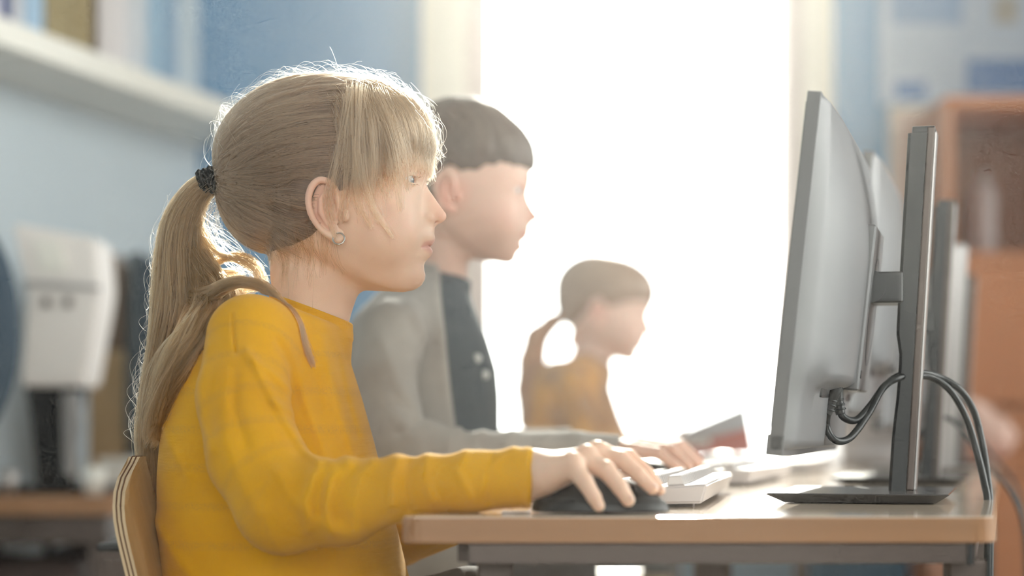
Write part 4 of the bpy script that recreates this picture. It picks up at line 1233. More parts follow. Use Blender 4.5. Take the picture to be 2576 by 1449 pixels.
def knit_mat(name, c1, c2, band=None):
    m = mat(name, c1, 0.8, sheen=0.12, spec=0.15)
    nt = m.node_tree; N = nt.nodes; L = nt.links; p = N['Principled BSDF']
    tc = N.new('ShaderNodeTexCoord')
    # colour: uneven dye, and bands of duller metallic yarn
    n = N.new('ShaderNodeTexNoise'); n.inputs['Scale'].default_value = 14; n.inputs['Detail'].default_value = 6
    L.new(tc.outputs['Object'], n.inputs['Vector'])
    mx = N.new('ShaderNodeMix'); mx.data_type = 'RGBA'; mx.inputs[6].default_value = c1; mx.inputs[7].default_value = c2
    r = N.new('ShaderNodeMapRange'); r.inputs[1].default_value = 0.35; r.inputs[2].default_value = 0.7; r.inputs[4].default_value = 0.6
    L.new(n.outputs['Fac'], r.inputs[0]); L.new(r.outputs[0], mx.inputs[0])
    col = mx.outputs[2]
    if band:
        a = N.new('ShaderNodeAttribute'); a.attribute_name = 'tint'
        sp = N.new('ShaderNodeSeparateColor'); L.new(a.outputs['Color'], sp.inputs[0])
        sn = N.new('ShaderNodeTexNoise'); sn.inputs['Scale'].default_value = 900; sn.inputs['Detail'].default_value = 2
        L.new(tc.outputs['Object'], sn.inputs['Vector'])
        mr = N.new('ShaderNodeMapRange'); mr.inputs[1].default_value = 0.42; mr.inputs[2].default_value = 0.6
        L.new(sn.outputs['Fac'], mr.inputs[0])
        mu = N.new('ShaderNodeMath'); mu.operation = 'MULTIPLY'; L.new(sp.outputs[0], mu.inputs[0]); L.new(mr.outputs[0], mu.inputs[1])
        m2 = N.new('ShaderNodeMix'); m2.data_type = 'RGBA'; L.new(mu.outputs[0], m2.inputs[0]); L.new(col, m2.inputs[6]); m2.inputs[7].default_value = band
        col = m2.outputs[2]
    L.new(col, p.inputs['Base Color'])
    # knit relief
    wv = N.new('ShaderNodeTexWave'); wv.wave_type = 'BANDS'; wv.bands_direction = 'Z'; wv.inputs['Scale'].default_value = 300
    wv.inputs['Distortion'].default_value = 3.0; wv.inputs['Detail'].default_value = 3; wv.inputs['Detail Scale'].default_value = 6
    L.new(tc.outputs['Object'], wv.inputs['Vector'])
    fn = N.new('ShaderNodeTexNoise'); fn.inputs['Scale'].default_value = 1400; L.new(tc.outputs['Object'], fn.inputs['Vector'])
    ad = N.new('ShaderNodeMath'); ad.operation = 'ADD'; L.new(wv.outputs['Fac'], ad.inputs[0]); L.new(fn.outputs['Fac'], ad.inputs[1])
    b = N.new('ShaderNodeBump'); b.inputs['Strength'].default_value = 0.25; b.inputs['Distance'].default_value = 0.0005
    L.new(ad.outputs[0], b.inputs['Height']); L.new(b.outputs[0], p.inputs['Normal'])
    return m
M['yellow_knit'] = knit_mat('yellow_knit', srgb(226, 168, 14), srgb(206, 146, 8), srgb(180, 138, 62))
M['denim'] = mat('grey_denim', srgb(96, 92, 92), 0.85, var=0.2, vscale=90, bump=0.3, bscale=600)

def hair_mat(name, col, rough=0.32):
    m = bpy.data.materials.new(name); m.use_nodes = True
    nt = m.node_tree; N = nt.nodes; L = nt.links
    for n in list(N):
        if n.type != 'OUTPUT_MATERIAL': N.remove(n)
    out = [n for n in N if n.type == 'OUTPUT_MATERIAL'][0]
    h = N.new('ShaderNodeBsdfHairPrincipled'); h.model = 'CHIANG'; h.parametrization = 'COLOR'
    hi = N.new('ShaderNodeHairInfo')
    cr = N.new('ShaderNodeValToRGB')
    cr.color_ramp.elements[0].color = tuple(c * 0.62 for c in col[:3]) + (1,)
    cr.color_ramp.elements[1].color = tuple(min(1, c * 1.25) for c in col[:3]) + (1,)
    L.new(hi.outputs['Random'], cr.inputs[0]); L.new(cr.outputs[0], h.inputs['Color'])
    h.inputs['Roughness'].default_value = rough; h.inputs['Radial Roughness'].default_value = 0.5
    L.new(h.outputs[0], out.inputs['Surface'])
    return m
M['hair_blonde'] = hair_mat('blonde_hair', (0.30, 0.158, 0.078))
M['hair_back'] = hair_mat('brownish_blonde_hair', (0.25, 0.132, 0.07))
M['hair_tail'] = hair_mat('golden_blonde_hair', (0.27, 0.135, 0.055))
M['hair_core'] = mat('blonde_hair_mass', (0.17, 0.10, 0.06, 1), 0.6, var=0.25, vscale=40, stretch=(1, 1, 0.2))
M['scrunchie'] = mat('black_fabric_band', srgb(14, 16, 18), 0.9, bump=0.8, bscale=400)
M['eye'] = mat('eyeball', (0.8, 0.8, 0.8, 1), 0.08, coat=0.6, attr='tint')
M['silver_ring'] = mat('silver_earring', srgb(190, 186, 182), 0.22, 1.0)
M['nail'] = mat('finger_nail', srgb(240, 212, 200), 0.2, coat=0.4)

def strands(name, C, r0, r1, m, parent, root=1.0):
    """C: (n, k, 3) world points"""
    n, k, _ = C.shape
    hc = bpy.data.hair_curves.new(name)
    hc.add_curves([k] * n)
    hc.attributes['position'].data.foreach_set('vector', np.ascontiguousarray(C, f4).ravel())
    t = np.linspace(0, 1, k)
    sc = RNG.uniform(0.7, 1.3, (n, 1))
    rad = ((r0 + (r1 - r0) * t ** 1.5)[None] * sc * (root + (1 - root) * np.clip(t / 0.25, 0, 1))[None]).astype(f4)
    a = hc.attributes.get('radius') or hc.attributes.new('radius', 'FLOAT', 'POINT')
    a.data.foreach_set('value', rad.ravel())
    hc.materials.append(m)
    o = link(bpy.data.objects.new(name, hc))
    inv_parent(o, parent)
    return o

g1 = thing('person', 'girl in a yellow sweater with a blonde ponytail, at the near desk', 'person', tuple(map(float, (-0.20, 1.9, 0.36))))
V, Fc = mesh_sdf(body1, (380, 120, -900), (1720, 1650, 620), 3.5)
T = H1.to_t(V)
body = np_mesh('body', F1.world(V), Fc, M['skin'], cols=head_tint(H1, T, SKIN)); inv_parent(body, g1)
V, Fc = mesh_sdf(sweater1, (330, 640, -900), (1420, 1660, 640), 4.4)
# duller metallic bands: level on the torso, across the sleeve on the arm
dd = 1.9 + V[:, 2] * F1.s
pu = 1288 + (V[:, 0] - 1288) * 1.9 / dd; pv = HOR + (V[:, 1] - HOR) * 1.9 / dd
band = np.zeros(len(V))
sl = sweater_sleeve_t = None
S = np.array([F1.Q(*p) for p in SLEEVE]); seg = np.linalg.norm(np.diff(S, axis=0), axis=1); cum = np.concatenate([[0], np.cumsum(seg)])
bd = np.full(len(V), 1e9); bt = np.zeros(len(V))
for i in range(len(S) - 1):
    ba = S[i + 1] - S[i]; h_ = np.clip(((V - S[i]) @ ba) / (ba @ ba), 0, 1)
    q = np.linalg.norm(V - S[i] - h_[:, None] * ba, axis=1)
    m_ = q < bd; bd[m_] = q[m_]; bt[m_] = cum[i] + h_[m_] * seg[i]
onarm = 1 / (1 + np.exp((bd - 122) / 5.0))
coord = np.where(onarm > 0.5, bt + 20, V[:, 1] - 850)
ph = (coord % 92) / 92
band = np.clip(1 - np.abs(ph - 0.5) / 0.15, 0, 1)
band = 0.35 * np.minimum(1, band * 1.8) * (coord > 40) * (np.where(onarm > 0.5, bt < 560, True))
sw = np_mesh('sweater', F1.world(V), Fc, M['yellow_knit'], cols=np.stack([band] * 3, -1)); inv_parent(sw, g1)
sw['label'] = 'yellow knit sweater with faint glittery bands'

def legs1(P):
    Q = F1.Q
    d = None
    for sd in (-1, 1):
        c = chain(P, [(700, 1690, 200 * sd), (1180, 1572, 230 * sd), (1215, 1900, 230 * sd), (1185, 2440, 230 * sd)], [150, 128, 100, 66], 20)
        d = c if d is None else smin(d, c, 20)
    return d
V, Fc = mesh_sdf(legs1, (500, 1350, -420), (1400, 2560, 420), 12)
o = np_mesh('trousers', F1.world(V), Fc, M['denim']); inv_parent(o, g1)
def shoe1(P):
    d = None
    for sd in (-1, 1):
        c = smin(ell(P, (1290, 3010, 230 * sd), (150, 60, 72)), cap(P, (1190, 2400, 230 * sd), (1190, 2960, 230 * sd), 60, 52), 20)
        c = smax(c, P[:, 1] - 3022, 4)
        d = c if d is None else np.minimum(d, c)
    return d
V, Fc = mesh_sdf(shoe1, (1050, 2300, -340), (1500, 3080, 340), 12)
o = np_mesh('shoes', F1.world(V), Fc, M['dark_plastic']); inv_parent(o, g1)

# eyes
def eyeballs(H, Fm, parent, rad=31.0, res=24):
    for sd in (-1, 1):
        bm = bmesh.new(); bmesh.ops.create_uvsphere(bm, u_segments=32, v_segments=24, radius=rad)
        V = np.array([v.co[:] for v in bm.verts], f4)
        Fq = [[v.index for v in f.verts] for f in bm.faces]; bm.free()
        n = V / rad; look = np.array([0.99, 0.08, 0.10 * sd]); look /= np.linalg.norm(look)
        dt = n @ look
        V = V * (1 + 0.055 * np.clip((dt - 0.86) / 0.14, 0, 1))[:, None]
        c = np.tile(np.array([0.78, 0.74, 0.72], f4), (len(V), 1))
        c[dt > 0.88] = (0.16, 0.24, 0.32); c[dt > 0.975] = (0.01, 0.01, 0.01)
        Tm = V + np.array([1022, 465, 75 * sd], f4)
        Wd = Fm.world(H.from_t(Tm))
        me = bpy.data.meshes.new('eyeball'); me.from_pydata([tuple(map(float, p)) for p in Wd], [], Fq)
        a = me.color_attributes.new('tint', 'FLOAT_COLOR', 'POINT')
        a.data.foreach_set('color', np.concatenate([c, np.ones((len(c), 1))], 1).astype(f4).ravel())
        me.polygons.foreach_set('use_smooth', [True] * len(me.polygons)); me.materials.append(M['eye'])
        me.update()
        o = link(bpy.data.objects.new('eyeball', me)); inv_parent(o, parent)
eyeballs(H1, F1, g1)

# lashes of both eyes
cl = []
for sd in (-1, 1):
    for i in range(34):
        a = RNG.uniform(0.1, 1.0)
        w = 52 + 58 * a * 0.8; u0 = 1059 - 14 * max(a, 0) ** 2 + RNG.normal(0, 0.6); v0 = 457 + 4 * a * a
        L_ = RNG.uniform(9, 14)
        up = i % 4 != 0
        if not up: v0 += 15; L_ *= 0.6
        p = [[u0 + L_ * t, v0 + (3.0 if up else 4) * t * (1 - t) * 1.5 + (-3 * t * t if up else 3 * t), (w + 5 * t * a) * sd] for t in np.linspace(0, 1, 5)]
        cl.append(F1.world(H1.from_t(np.array(p, f4))))
M['lash'] = hair_mat('brown_lash', (0.09, 0.05, 0.03))
strands('eyelashes', np.array(cl), 0.00014, 0.00005, M['lash'], g1)

# nails
for (px, py, d, r, ax) in ((1508, 1268, 1.596, 9, (0.35, 0, 0.9)), (1590, 1252, 1.603, 9.5, (0.6, 0, 0.8)), (1650, 1222, 1.620, 9, (0.7, 0, 0.7)), (1668, 1228, 1.642, 9, (0.7, 0, 0.7))):
    bm = bmesh.new(); bmesh.ops.create_uvsphere(bm, u_segments=14, v_segments=10, radius=1)
    s_ = d / FPX
    for v in bm.verts: v.co = Vector((v.co.x * 1.0 * r, v.co.y * r * 0.75, v.co.z * 2.2)) * s_
    n = Vector((0.62, -0.18, 0.55)).normalized()
    t = Vector((0.55, 0, -0.83)); t = (t - n * t.dot(n)).normalized(); b = n.cross(t)
    R = Matrix((t, b, n)).transposed()
    p = Vector(W(px, py, d))
    for v in bm.verts: v.co = R @ v.co + p
    o = from_bm('fingernail', bm, M['nail'], None, True); inv_parent(o, g1)

# ------------------------------------------------ hair
def hairshape(P):
    T = H1.to_t(P)
    f = ell(T, (800, 400, 0), (262, 211, 196))
    f = smin(f, ell(T, (690, 482, 0), (143, 152, 150)), 24)
    f = smin(f, ell(T, (880, 368, 0), (211, 172, 187)), 24)
    f = smin(f, ell(T, (800, 505, 0), (128, 128, 196)), 24)
    return f
HLV = [150, 285, 360, 440, 470, 520, 580, 610, 635, 652]; HLU = [1250, 1085, 975, 945, 935, 870, 846, 815, 740, 560]
def headneck(P): return smin(near(lambda q: H1.sdf(q, False), P, (820, 460, 0), 400), NECK1(P), 22)
def haircap(P):
    T = H1.to_t(P)
    f = smin(hairshape(P) + 6, headneck(P) - 2.4, 8)
    lim = sm(T[:, 1], HLV, HLU, 6.0)
    return smax(f, (T[:, 0] - lim) * 0.72, 10)
V, Fc = mesh_sdf(haircap, (500, 150, -240), (1150, 720, 240), 5)
hair = np_mesh('hair', F1.world(V), Fc, M['hair_core']); inv_parent(hair, g1)
hair['label'] = 'blonde hair combed back with a fringe'

def unit(a): return a / (np.linalg.norm(a, axis=-1, keepdims=True) + 1e-9)
def smooth_noise(n, k, amp, freq=2.0):
    """random smooth wiggles along strands"""
    t = np.linspace(0, 1, k)[None, :, None]
    a = RNG.normal(0, 1, (n, 1, 3)); b = RNG.uniform(0, 6.28, (n, 1, 3)); c = RNG.uniform(0.5, 1.5, (n, 1, 3)) * freq
    return amp * a * np.sin(6.28 * c * t + b)

TIE = np.array([556, 455, 0], f4)
def hairshape2(P):
    return smin(hairshape(P), headneck(P) - 3.5, 12)
def comb(n_cl, per, K=14, nape=False):
    """hair combed back from the sides and top to the tie"""
    R = []
    while len(R) < n_cl:
        p = unit(RNG.normal(0, 1, 3)[None])[0]
        T = np.array([790, 400, 0]) + p * np.array([262, 215, 195])
        R.append(T)
    R = project(hairshape, H1.from_t(np.array(R, f4)), 0.0, 4)
    T = H1.to_t(R)
    lim = sm(T[:, 1], HLV, HLU, 10.0)
    frontlim = np.interp(T[:, 1], [180, 260, 440, 490], [905, 940, 965, 930]) + RNG.normal(0, 45, len(T))
    ok = (T[:, 0] < np.minimum(lim + 8, frontlim)) & (T[:, 0] > 560)
    R = R[ok]
    if nape:
        m_ = n_cl
        a = RNG.uniform(0, 6.28, m_); v = 570 + 110 * RNG.uniform(0, 1, m_) ** 1.2
        T = np.stack([770 + 130 * np.cos(a), v, 130 * np.sin(a)], -1)
        R = project(hairshape2, H1.from_t(T.astype(f4)), 0.0, 4); T = H1.to_t(R)
        R = R[T[:, 0] < 842 - 0.55 * np.maximum(T[:, 1] - 600, 0)]
    n = len(R)
    # start points near the rim so every strand runs a long way
    t = np.linspace(0, 1, K)[None, :, None]
    cl = []
    tie = TIE + RNG.normal(0, 1, (n, 3)) * np.array([3, 16, 16])
    tie[:, 1] += (R[:, 1] - 430) * 0.05; tie[:, 2] += R[:, 2] * 0.09
    C = R[:, None] * (1 - t) + tie[:, None] * t
    lift = (np.clip(520 - R[:, 1], 0, 300) / 300)[:, None] * np.sin(np.pi * t[..., 0]) * 26
    C[..., 1] -= lift
    off = RNG.uniform(-4, 3, (n, 1))
    C = C.reshape(-1, 3).astype(f4)
    Pj = project(hairshape2, C, 0.0, 4, 1.0)
    Pj = Pj.reshape(n, K, 3); C = C.reshape(n, K, 3)
    _, G = grad(hairshape2, Pj.reshape(-1, 3), 1.0); G = unit(G).reshape(n, K, 3)
    wt = 1 - np.clip((t - 0.8) / 0.2, 0, 1) ** 1.5
    C = Pj * wt + C * (1 - wt) + G * off[..., None] * wt
    C = np.repeat(C, per, 0); G = np.repeat(G, per, 0)
    N_ = len(C)
    side = RNG.normal(0, 1, (N_, 1, 3)); side = side - (side * G).sum(-1, keepdims=True) * G
    C = C + side * (4.5 * (1 - 0.5 * t)) + smooth_noise(N_, K, 0.9, 1.0) + G * RNG.uniform(-2.0, 2.5, (N_, 1, 1)) * wt
    return C
C = comb(2300, 7)
C = np.concatenate([C, comb(500, 6, 14, True)])
SETS = [(C, 0.00017, 0.00012)]

# fringe and the curtain in front of the ear
def fringe(n, K=16, per=5):
    w = RNG.uniform(-1, 1, n)
    a = np.abs(w)
    root = np.stack([RNG.uniform(835, 960, n) - 20 * a, RNG.uniform(188, 210, n) + 50 * a * RNG.uniform(0.3, 1.3, n), w * 130], -1)
    side = w < 0
    eu = np.interp(a, [0, 0.3, 0.5, 0.7, 0.85, 1], [1090, 1079, 1050, 1000, 945, 900]) + RNG.normal(0, 7, n)
    ev = np.interp(a, [0, 0.3, 0.5, 0.7, 0.85, 1], [436, 439, 445, 488, 505, 510]) + RNG.normal(0, 1, n) * np.where(a < 0.56, 8, 18)
    ew = np.interp(a, [0, 0.3, 0.5, 0.7, 0.85, 1], [0, 62, 112, 156, 178, 188]) * np.sign(w)
    ev -= RNG.uniform(0, 1, n) ** 3 * 70
    long_ = (a > 0.62) & (RNG.uniform(0, 1, n) < 0.04)
    ev = np.where(long_, ev + RNG.uniform(30, 90, n), ev); eu = np.where(long_, eu + RNG.uniform(0, 45, n), eu)
    end = np.stack([eu, ev, ew], -1)
    # mid control: forwards over the head, so the fall steepens
    mid = root * 0.35 + end * 0.65; mid[:, 1] = root[:, 1] * 0.66 + end[:, 1] * 0.34 ; mid[:, 0] += 16
    t = np.linspace(0, 1, K)[None, :, None]
    C = root[:, None] * (1 - t) ** 2 + 2 * mid[:, None] * t * (1 - t) + end[:, None] * t ** 2
    st = RNG.uniform(0, 0.42, (n, 1, 1)); tt = st + (1 - st) * t
    C = root[:, None] * (1 - tt) ** 2 + 2 * mid[:, None] * tt * (1 - tt) + end[:, None] * tt ** 2
    C = H1.from_t(C.reshape(-1, 3))
    Pj = project(hairshape, C, 0.0, 4).reshape(n, K, 3); C = C.reshape(n, K, 3)
    _, G = grad(hairshape, Pj.reshape(-1, 3), 1.0); G = unit(G).reshape(n, K, 3)
    # below the brow the hair hangs free: keep the last projected offset
    vT = H1.to_t(Pj.reshape(-1, 3)).reshape(n, K, 3)
    wt = 1 / (1 + np.exp((vT[..., 1:2] - 415) / 14))
    C2 = Pj * wt + C * (1 - wt)
    C2 = C2 + G * RNG.uniform(-6, 2, (n, 1, 1)) * wt
    C2 = C2 - G * 12 * np.clip(1 - t / 0.2, 0, 1)
    C = np.repeat(C2, per, 0); N_ = len(C)
    s = RNG.normal(0, 1, (N_, 1, 3)) * np.array([1, 0.5, 1])
    C = C + s * (6.5 * (1 - 0.35 * t) * np.clip(t / 0.2, 0.25, 1)) + smooth_noise(N_, K, 2.0, 0.8)
    hs = lambda P: near(lambda q: H1.sdf(q, False), P, (820, 460, 0), 400)
    q = C.reshape(-1, 3).astype(f4); i = np.nonzero(q[:, 1] > 300)[0]; qi = q[i]
    off = np.repeat(RNG.uniform(2.5, 7, N_), K)[i]
    for _ in range(2):
        d, G = grad(hs, qi, 1.5)
        qi = qi - G * (np.minimum(d - off, 0) / ((G ** 2).sum(1) + 1e-2))[:, None]
    q[i] = qi
    return q.reshape(N_, K, 3)
SETS.append((fringe(1900, 16, 3), 0.00016, 0.00006))

# named loose wisps seen in front of the ear and on the cheek (frame pixels, w)
def wisps(lst, n, spread, amp=1.5, K=16):
    out = []
    for pts in lst:
        c = catmull(pts, 12); idx = np.linspace(0, len(c) - 1, K); 
        c = np.stack([np.interp(idx, np.arange(len(c)), c[:, j]) for j in range(3)], -1)
        t = np.linspace(0, 1, K)[None, :, None]
        m = max(1, n)
        o = c[None] + RNG.normal(0, 1, (m, 1, 3)) * spread * (1 - 0.75 * t) + smooth_noise(m, K, amp, 0.9) * t
        out.append(o)
    return np.concatenate(out)
WL = [[(900, 230, -150), (905, 330, -185), (915, 430, -196), (938, 520, -188), (985, 597, -168)],
      [(905, 235, -150), (930, 330, -180), (940, 420, -188), (935, 500, -188), (950, 560, -182)],
      [(890, 240, -160), (895, 340, -190), (897, 440, -200), (905, 520, -197), (935, 575, -185)],
      [(880, 250, -165), (880, 350, -195), (878, 450, -205), (870, 520, -208), (862, 560, -206)],
      [(870, 260, -165), (862, 360, -198), (855, 430, -208), (840, 500, -212), (845, 560, -210)],
      [(885, 250, -160), (870, 350, -195), (845, 440, -207), (828, 520, -212), (850, 600, -205)],
      [(940, 240, -140), (985, 340, -160), (1000, 420, -160), (1000, 470, -155), (1003, 530, -150)],
      [(950, 240, -130), (1000, 340, -150), (1018, 420, -140), (1015, 480, -132)]]
SETS.append((wisps([[tuple(H1.from_t(np.array([(p[0] + 30, p[1] + 18, p[2])], f4))[0]) for p in q] for q in WL], 44, 13.0), 0.00014, 0.00005))
# soft hair behind the ear and on the neck
NW = []
for i in range(70):
    u = RNG.uniform(690, 845); v = RNG.uniform(610, 670) + (760 - u) * 0.1
    L_ = RNG.uniform(40, 130); dx = RNG.uniform(-0.5, 0.25) + (u - 740) / 400
    NW.append([(u, v - 60, -120 - 0), (u + dx * L_ * 0.5, v, -120), (u + dx * L_, v + L_ * 0.7, -110)])
Cn = wisps(NW, 3, 4.0, 4.0, 10); sh = Cn.shape
Cn = project(headneck, Cn.reshape(-1, 3).astype(f4), 3.0, 3).reshape(sh)
SETS.append((Cn, 0.00007, 0.00003))

# ponytail
PC = [(528, 458, 0), (490, 492, 0), (458, 560, -5), (448, 640, -10), (450, 720, -15), (446, 800, -20), (420, 900, -20), (396, 1000, -20), (385, 1100, -20), (386, 1200, -15), (392, 1330, -10), (396, 1460, -10)]
PR = [26, 33, 44, 52, 62, 66, 50, 40, 36, 26, 20, 14]
def pony(P): return chain(P, PC, [r * 0.80 for r in PR], 14)
V, Fc = mesh_sdf(pony, (330, 420, -110), (620, 1500, 110), 6)
o = np_mesh('ponytail', F1.world(V), Fc, M['hair_core']); inv_parent(o, g1); o['label'] = 'long blonde ponytail hanging down the back'
def bundle(PCs, PRs, n_cl, per, K=40, wave=6.0, tail=0.10, flat=1.0):
    c = catmull([list(p) + [r] for p, r in zip(PCs, PRs)], 10)
    idx = np.linspace(0, len(c) - 1, K)
    c = np.stack([np.interp(idx, np.arange(len(c)), c[:, j]) for j in range(4)], -1)
    T = unit(np.gradient(c[:, :3], axis=0)); Wv = np.array([0, 0, 1.0]); B = unit(np.cross(T, Wv)); Wv = unit(np.cross(B, T))
    rr = np.sqrt(RNG.uniform(0.25, 1, n_cl)); th = RNG.uniform(0, 6.28, n_cl)
    tw = RNG.uniform(-0.9, 0.9, n_cl)
    t = np.linspace(0, 1, K)
    ang = th[:, None] + tw[:, None] * t[None]
    x = rr[:, None] * np.cos(ang) * c[None, :, 3]; y = rr[:, None] * np.sin(ang) * c[None, :, 3] * flat
    C = c[None, :, :3] + x[..., None] * B[None] + y[..., None] * Wv[None]
    C = C + smooth_noise(n_cl, K, wave, 1.2) * np.clip(t * 3, 0, 1)[None, :, None]
    C = np.repeat(C, per, 0); N_ = len(C)
    s = RNG.normal(0, 1, (N_, 1, 3))
    C = C + s * (3.0 + 1.5 * np.sin(t * 9)[None, :, None]) + smooth_noise(N_, K, 0.8, 1.5)
    # uneven lengths
    ln = 1 - RNG.uniform(0, 1, N_) ** 2 * tail * 3
    ii = np.clip(ln[:, None] * (K - 1) * t[None], 0, K - 1.001); i0 = ii.astype(int); fr = (ii - i0)[..., None]
    C = C[np.arange(N_)[:, None], i0] * (1 - fr) + C[np.arange(N_)[:, None], i0 + 1] * fr
    return C
SETS.append((bundle(PC, PR, 420, 9), 0.00016, 0.0001))
# the part of the tail spread over the back of the shoulder
SP = [(500, 640, -20), (530, 720, -60), (560, 780, -150), (540, 850, -230), (490, 920, -240), (440, 1010, -200), (405, 1110, -120)]
SETS.append((bundle(SP, [30, 44, 52, 48, 38, 26, 16], 150, 8, 30, 14, 0.1, 0.6), 0.00016, 0.0001))
SP2 = [(470, 560, 0), (500, 650, -30), (560, 720, -60), (600, 760, -120), (560, 830, -215), (510, 900, -240), (470, 960, -235), (440, 1030, -200)]
SETS.append((bundle(SP2, [18, 24, 22, 16, 18, 18, 14, 8], 60, 6, 30, 11, 0.1, 0.6), 0.00016, 0.0001))
# curls between tail and neck
CU = [([(498, 520, 0), (505, 580, -5), (545, 635, -15), (600, 655, -25), (640, 680, -30), (655, 720, -30)], [10, 16, 16, 12, 8, 5]),
      ([(485, 560, 0), (500, 640, -10), (550, 685, -20), (600, 690, -25), (612, 722, -25)], [10, 16, 14, 9, 4]),
      ([(490, 620, 0), (520, 690, -20), (575, 720, -40), (620, 735, -60), (662, 730, -90)], [12, 18, 15, 12, 8]),
      ([(495, 530, 0), (500, 590, 0), (530, 660, 0), (590, 640, 0), (640, 660, 0), (672, 715, 0)], [8, 10, 9, 7, 5, 3])]
for p, r in CU: SETS.append((bundle(p, r, 22, 8, 22, 3, 0.12), 0.00015, 0.00007))
# the lock over the near shoulder, lying on the sweater
LK = [(500, 760, -90), (560, 752, -190), (605, 736, -255), (650, 730, -270), (700, 745, -260), (745, 800, -260), (785, 870, -270), (812, 930, -260), (824, 1000, -250)]
c = bundle(LK, [20, 14, 11, 10, 11, 12, 10, 5], 80, 7, 30, 3.0, 0.08, 0.4); sh = c.shape
q = c.reshape(-1, 3).astype(f4); 
for _ in range(3):
    dq, Gq = grad(sweater1, q, 2.0)
    q = q - Gq * (np.minimum(dq - 4, 0) / ((Gq ** 2).sum(1) + 1e-3))[:, None]
SETS.append((q.reshape(sh), 0.00015, 0.00007))
o_hair = []
for i, (c, a, b) in enumerate(SETS):
    sh = c.shape
    o_hair.append((F1.world(c.reshape(-1, 3)).reshape(sh), a, b))
for nm, ids in (('hair_strands', (0, 1, 2, 3)), ('ponytail_strands', (4, 5, 6)), ('hair_curls', (7, 8, 9, 10)), ('shoulder_lock', (11,))):
    for j in ids:
        c, a, b = o_hair[j]
        strands(nm, c, a, b, M[{0: 'hair_back', 1: 'hair_blonde', 2: 'hair_blonde'}.get(j, 'hair_tail')], g1, 0.1 if j < 2 else 1.0)

# flyaway hair round the outline
M['hair_fly'] = hair_mat('fine_blonde_hair', (0.72, 0.52, 0.34), 0.25)
def fly(n, K=18):
    th = RNG.uniform(-0.25, 3.5, n)       # round the outline from fringe over the crown to the nape
    base = np.stack([820 + 270 * np.cos(th), 400 - 215 * np.sin(th), RNG.normal(0, 55, n)], -1)
    R = project(hairshape, H1.from_t(base.astype(f4)), 0.0, 4)
    _, G = grad(hairshape, R, 1.0); G = unit(G)
    back = unit(np.stack([-np.abs(G[:, 1]) - 0.3, G[:, 0] * 0.9 * np.sign(-G[:, 1] + 1e-3), RNG.normal(0, 0.4, n)], -1))
    tang = back - (back * G).sum(1, keepdims=True) * G; tang = unit(tang) * np.where(RNG.uniform(0, 1, (n, 1)) < 0.25, -1, 1)
    L_ = RNG.uniform(35, 150, n)[:, None, None]; H_ = (RNG.uniform(0, 1, n) ** 2.2 * 34 + 2)[:, None, None]
    t = np.linspace(0, 1, K)[None, :, None]
    arc = np.sin(np.pi * t * RNG.uniform(0.45, 1.0, (n, 1, 1)))
    C = R[:, None] - tang[:, None] * 10 + tang[:, None] * L_ * t + G[:, None] * (H_ * arc - 1 - 0.0016 * (L_ * t) ** 2 * 0.9)
    return C + smooth_noise(n, K, 2.2, 1.3) * t
c = fly(760); sh = c.shape
strands('flyaway_hair', F1.world(c.reshape(-1, 3)).reshape(sh), 0.00008, 0.000035, M['hair_fly'], g1)
FL = []
for i in range(150):      # curls standing off the tail
    v = RNG.uniform(560, 1120); x0 = np.interp(v, [p[1] for p in PC], [p[0] for p in PC]) - np.interp(v, [p[1] for p in PC], PR) * 0.8
    a = RNG.uniform(4, 46) * RNG.uniform(0.3, 1); L_ = RNG.uniform(60, 190)
    FL.append([(x0 + 12, v - L_ * .5, RNG.normal(0, 20)), (x0 - a, v - L_ * .2, RNG.normal(0, 30)), (x0 - a * RNG.uniform(0.2, 1.1), v + L_ * .15, RNG.normal(0, 30)), (x0 + RNG.uniform(-12, 14), v + L_ * .5, RNG.normal(0, 20))])
for i in range(60):
    FL.append([(555 + RNG.normal(0, 8), 480 + RNG.uniform(0, 60), RNG.normal(0, 30)), (530 + RNG.normal(0, 14), 560 + RNG.normal(0, 20), RNG.normal(0, 30)), (575 + RNG.normal(0, 30), 630 + RNG.normal(0, 25), RNG.normal(0, 30)), (640 + RNG.normal(0, 30), 690 + RNG.normal(0, 20), RNG.normal(0, 30))])
for p in ([(1060, 250, -20), (1080, 290, -20), (1098, 330, -20), (1119, 363, -20)], [(1050, 240, 0), (1085, 285, 0), (1108, 345, 0), (1110, 350, 0)], [(1092, 360, 0), (1110, 385, 0), (1122, 393, 0)],
          [(1092, 370, 0), (1108, 405, 0), (1117, 428, 0)], [(857, 195, 0), (845, 155, 0), (830, 118, 0)], [(850, 190, 0), (880, 165, 0), (912, 155, 0)]):
    FL.append(p)
c = wisps(FL, 1, 0.3, 2.5, 20); sh = c.shape
strands('flyaway_hair', F1.world(c.reshape(-1, 3)).reshape(sh), 0.00009, 0.00004, M['hair_fly'], g1)

# black band round the tail
def band_sdf(P):
    q = P - np.array([525, 457, 0], f4)
    ax = unit(np.array([[-0.94, 0.34, 0]]))[0].astype(f4)
    al = q @ ax; rad = np.sqrt(np.maximum((q ** 2).sum(1) - al ** 2, 0))
    th = np.arctan2(q[:, 2], q[:, 1] + 1e-6)
    r0 = 35 + 1.6 * np.sin(th * 9 + al * 0.2) + 1.8 * np.cos(al * 0.45)
    d = smax(rad - r0, np.abs(al) - 24, 5)
    return smax(d, 14 - rad, 3)
V, Fc = mesh_sdf(band_sdf, (470, 400, -60), (580, 515, 60), 1.8)
o = np_mesh('hair_band', F1.world(V), Fc, M['scrunchie']); inv_parent(o, g1); o['label'] = 'black fabric hair band'
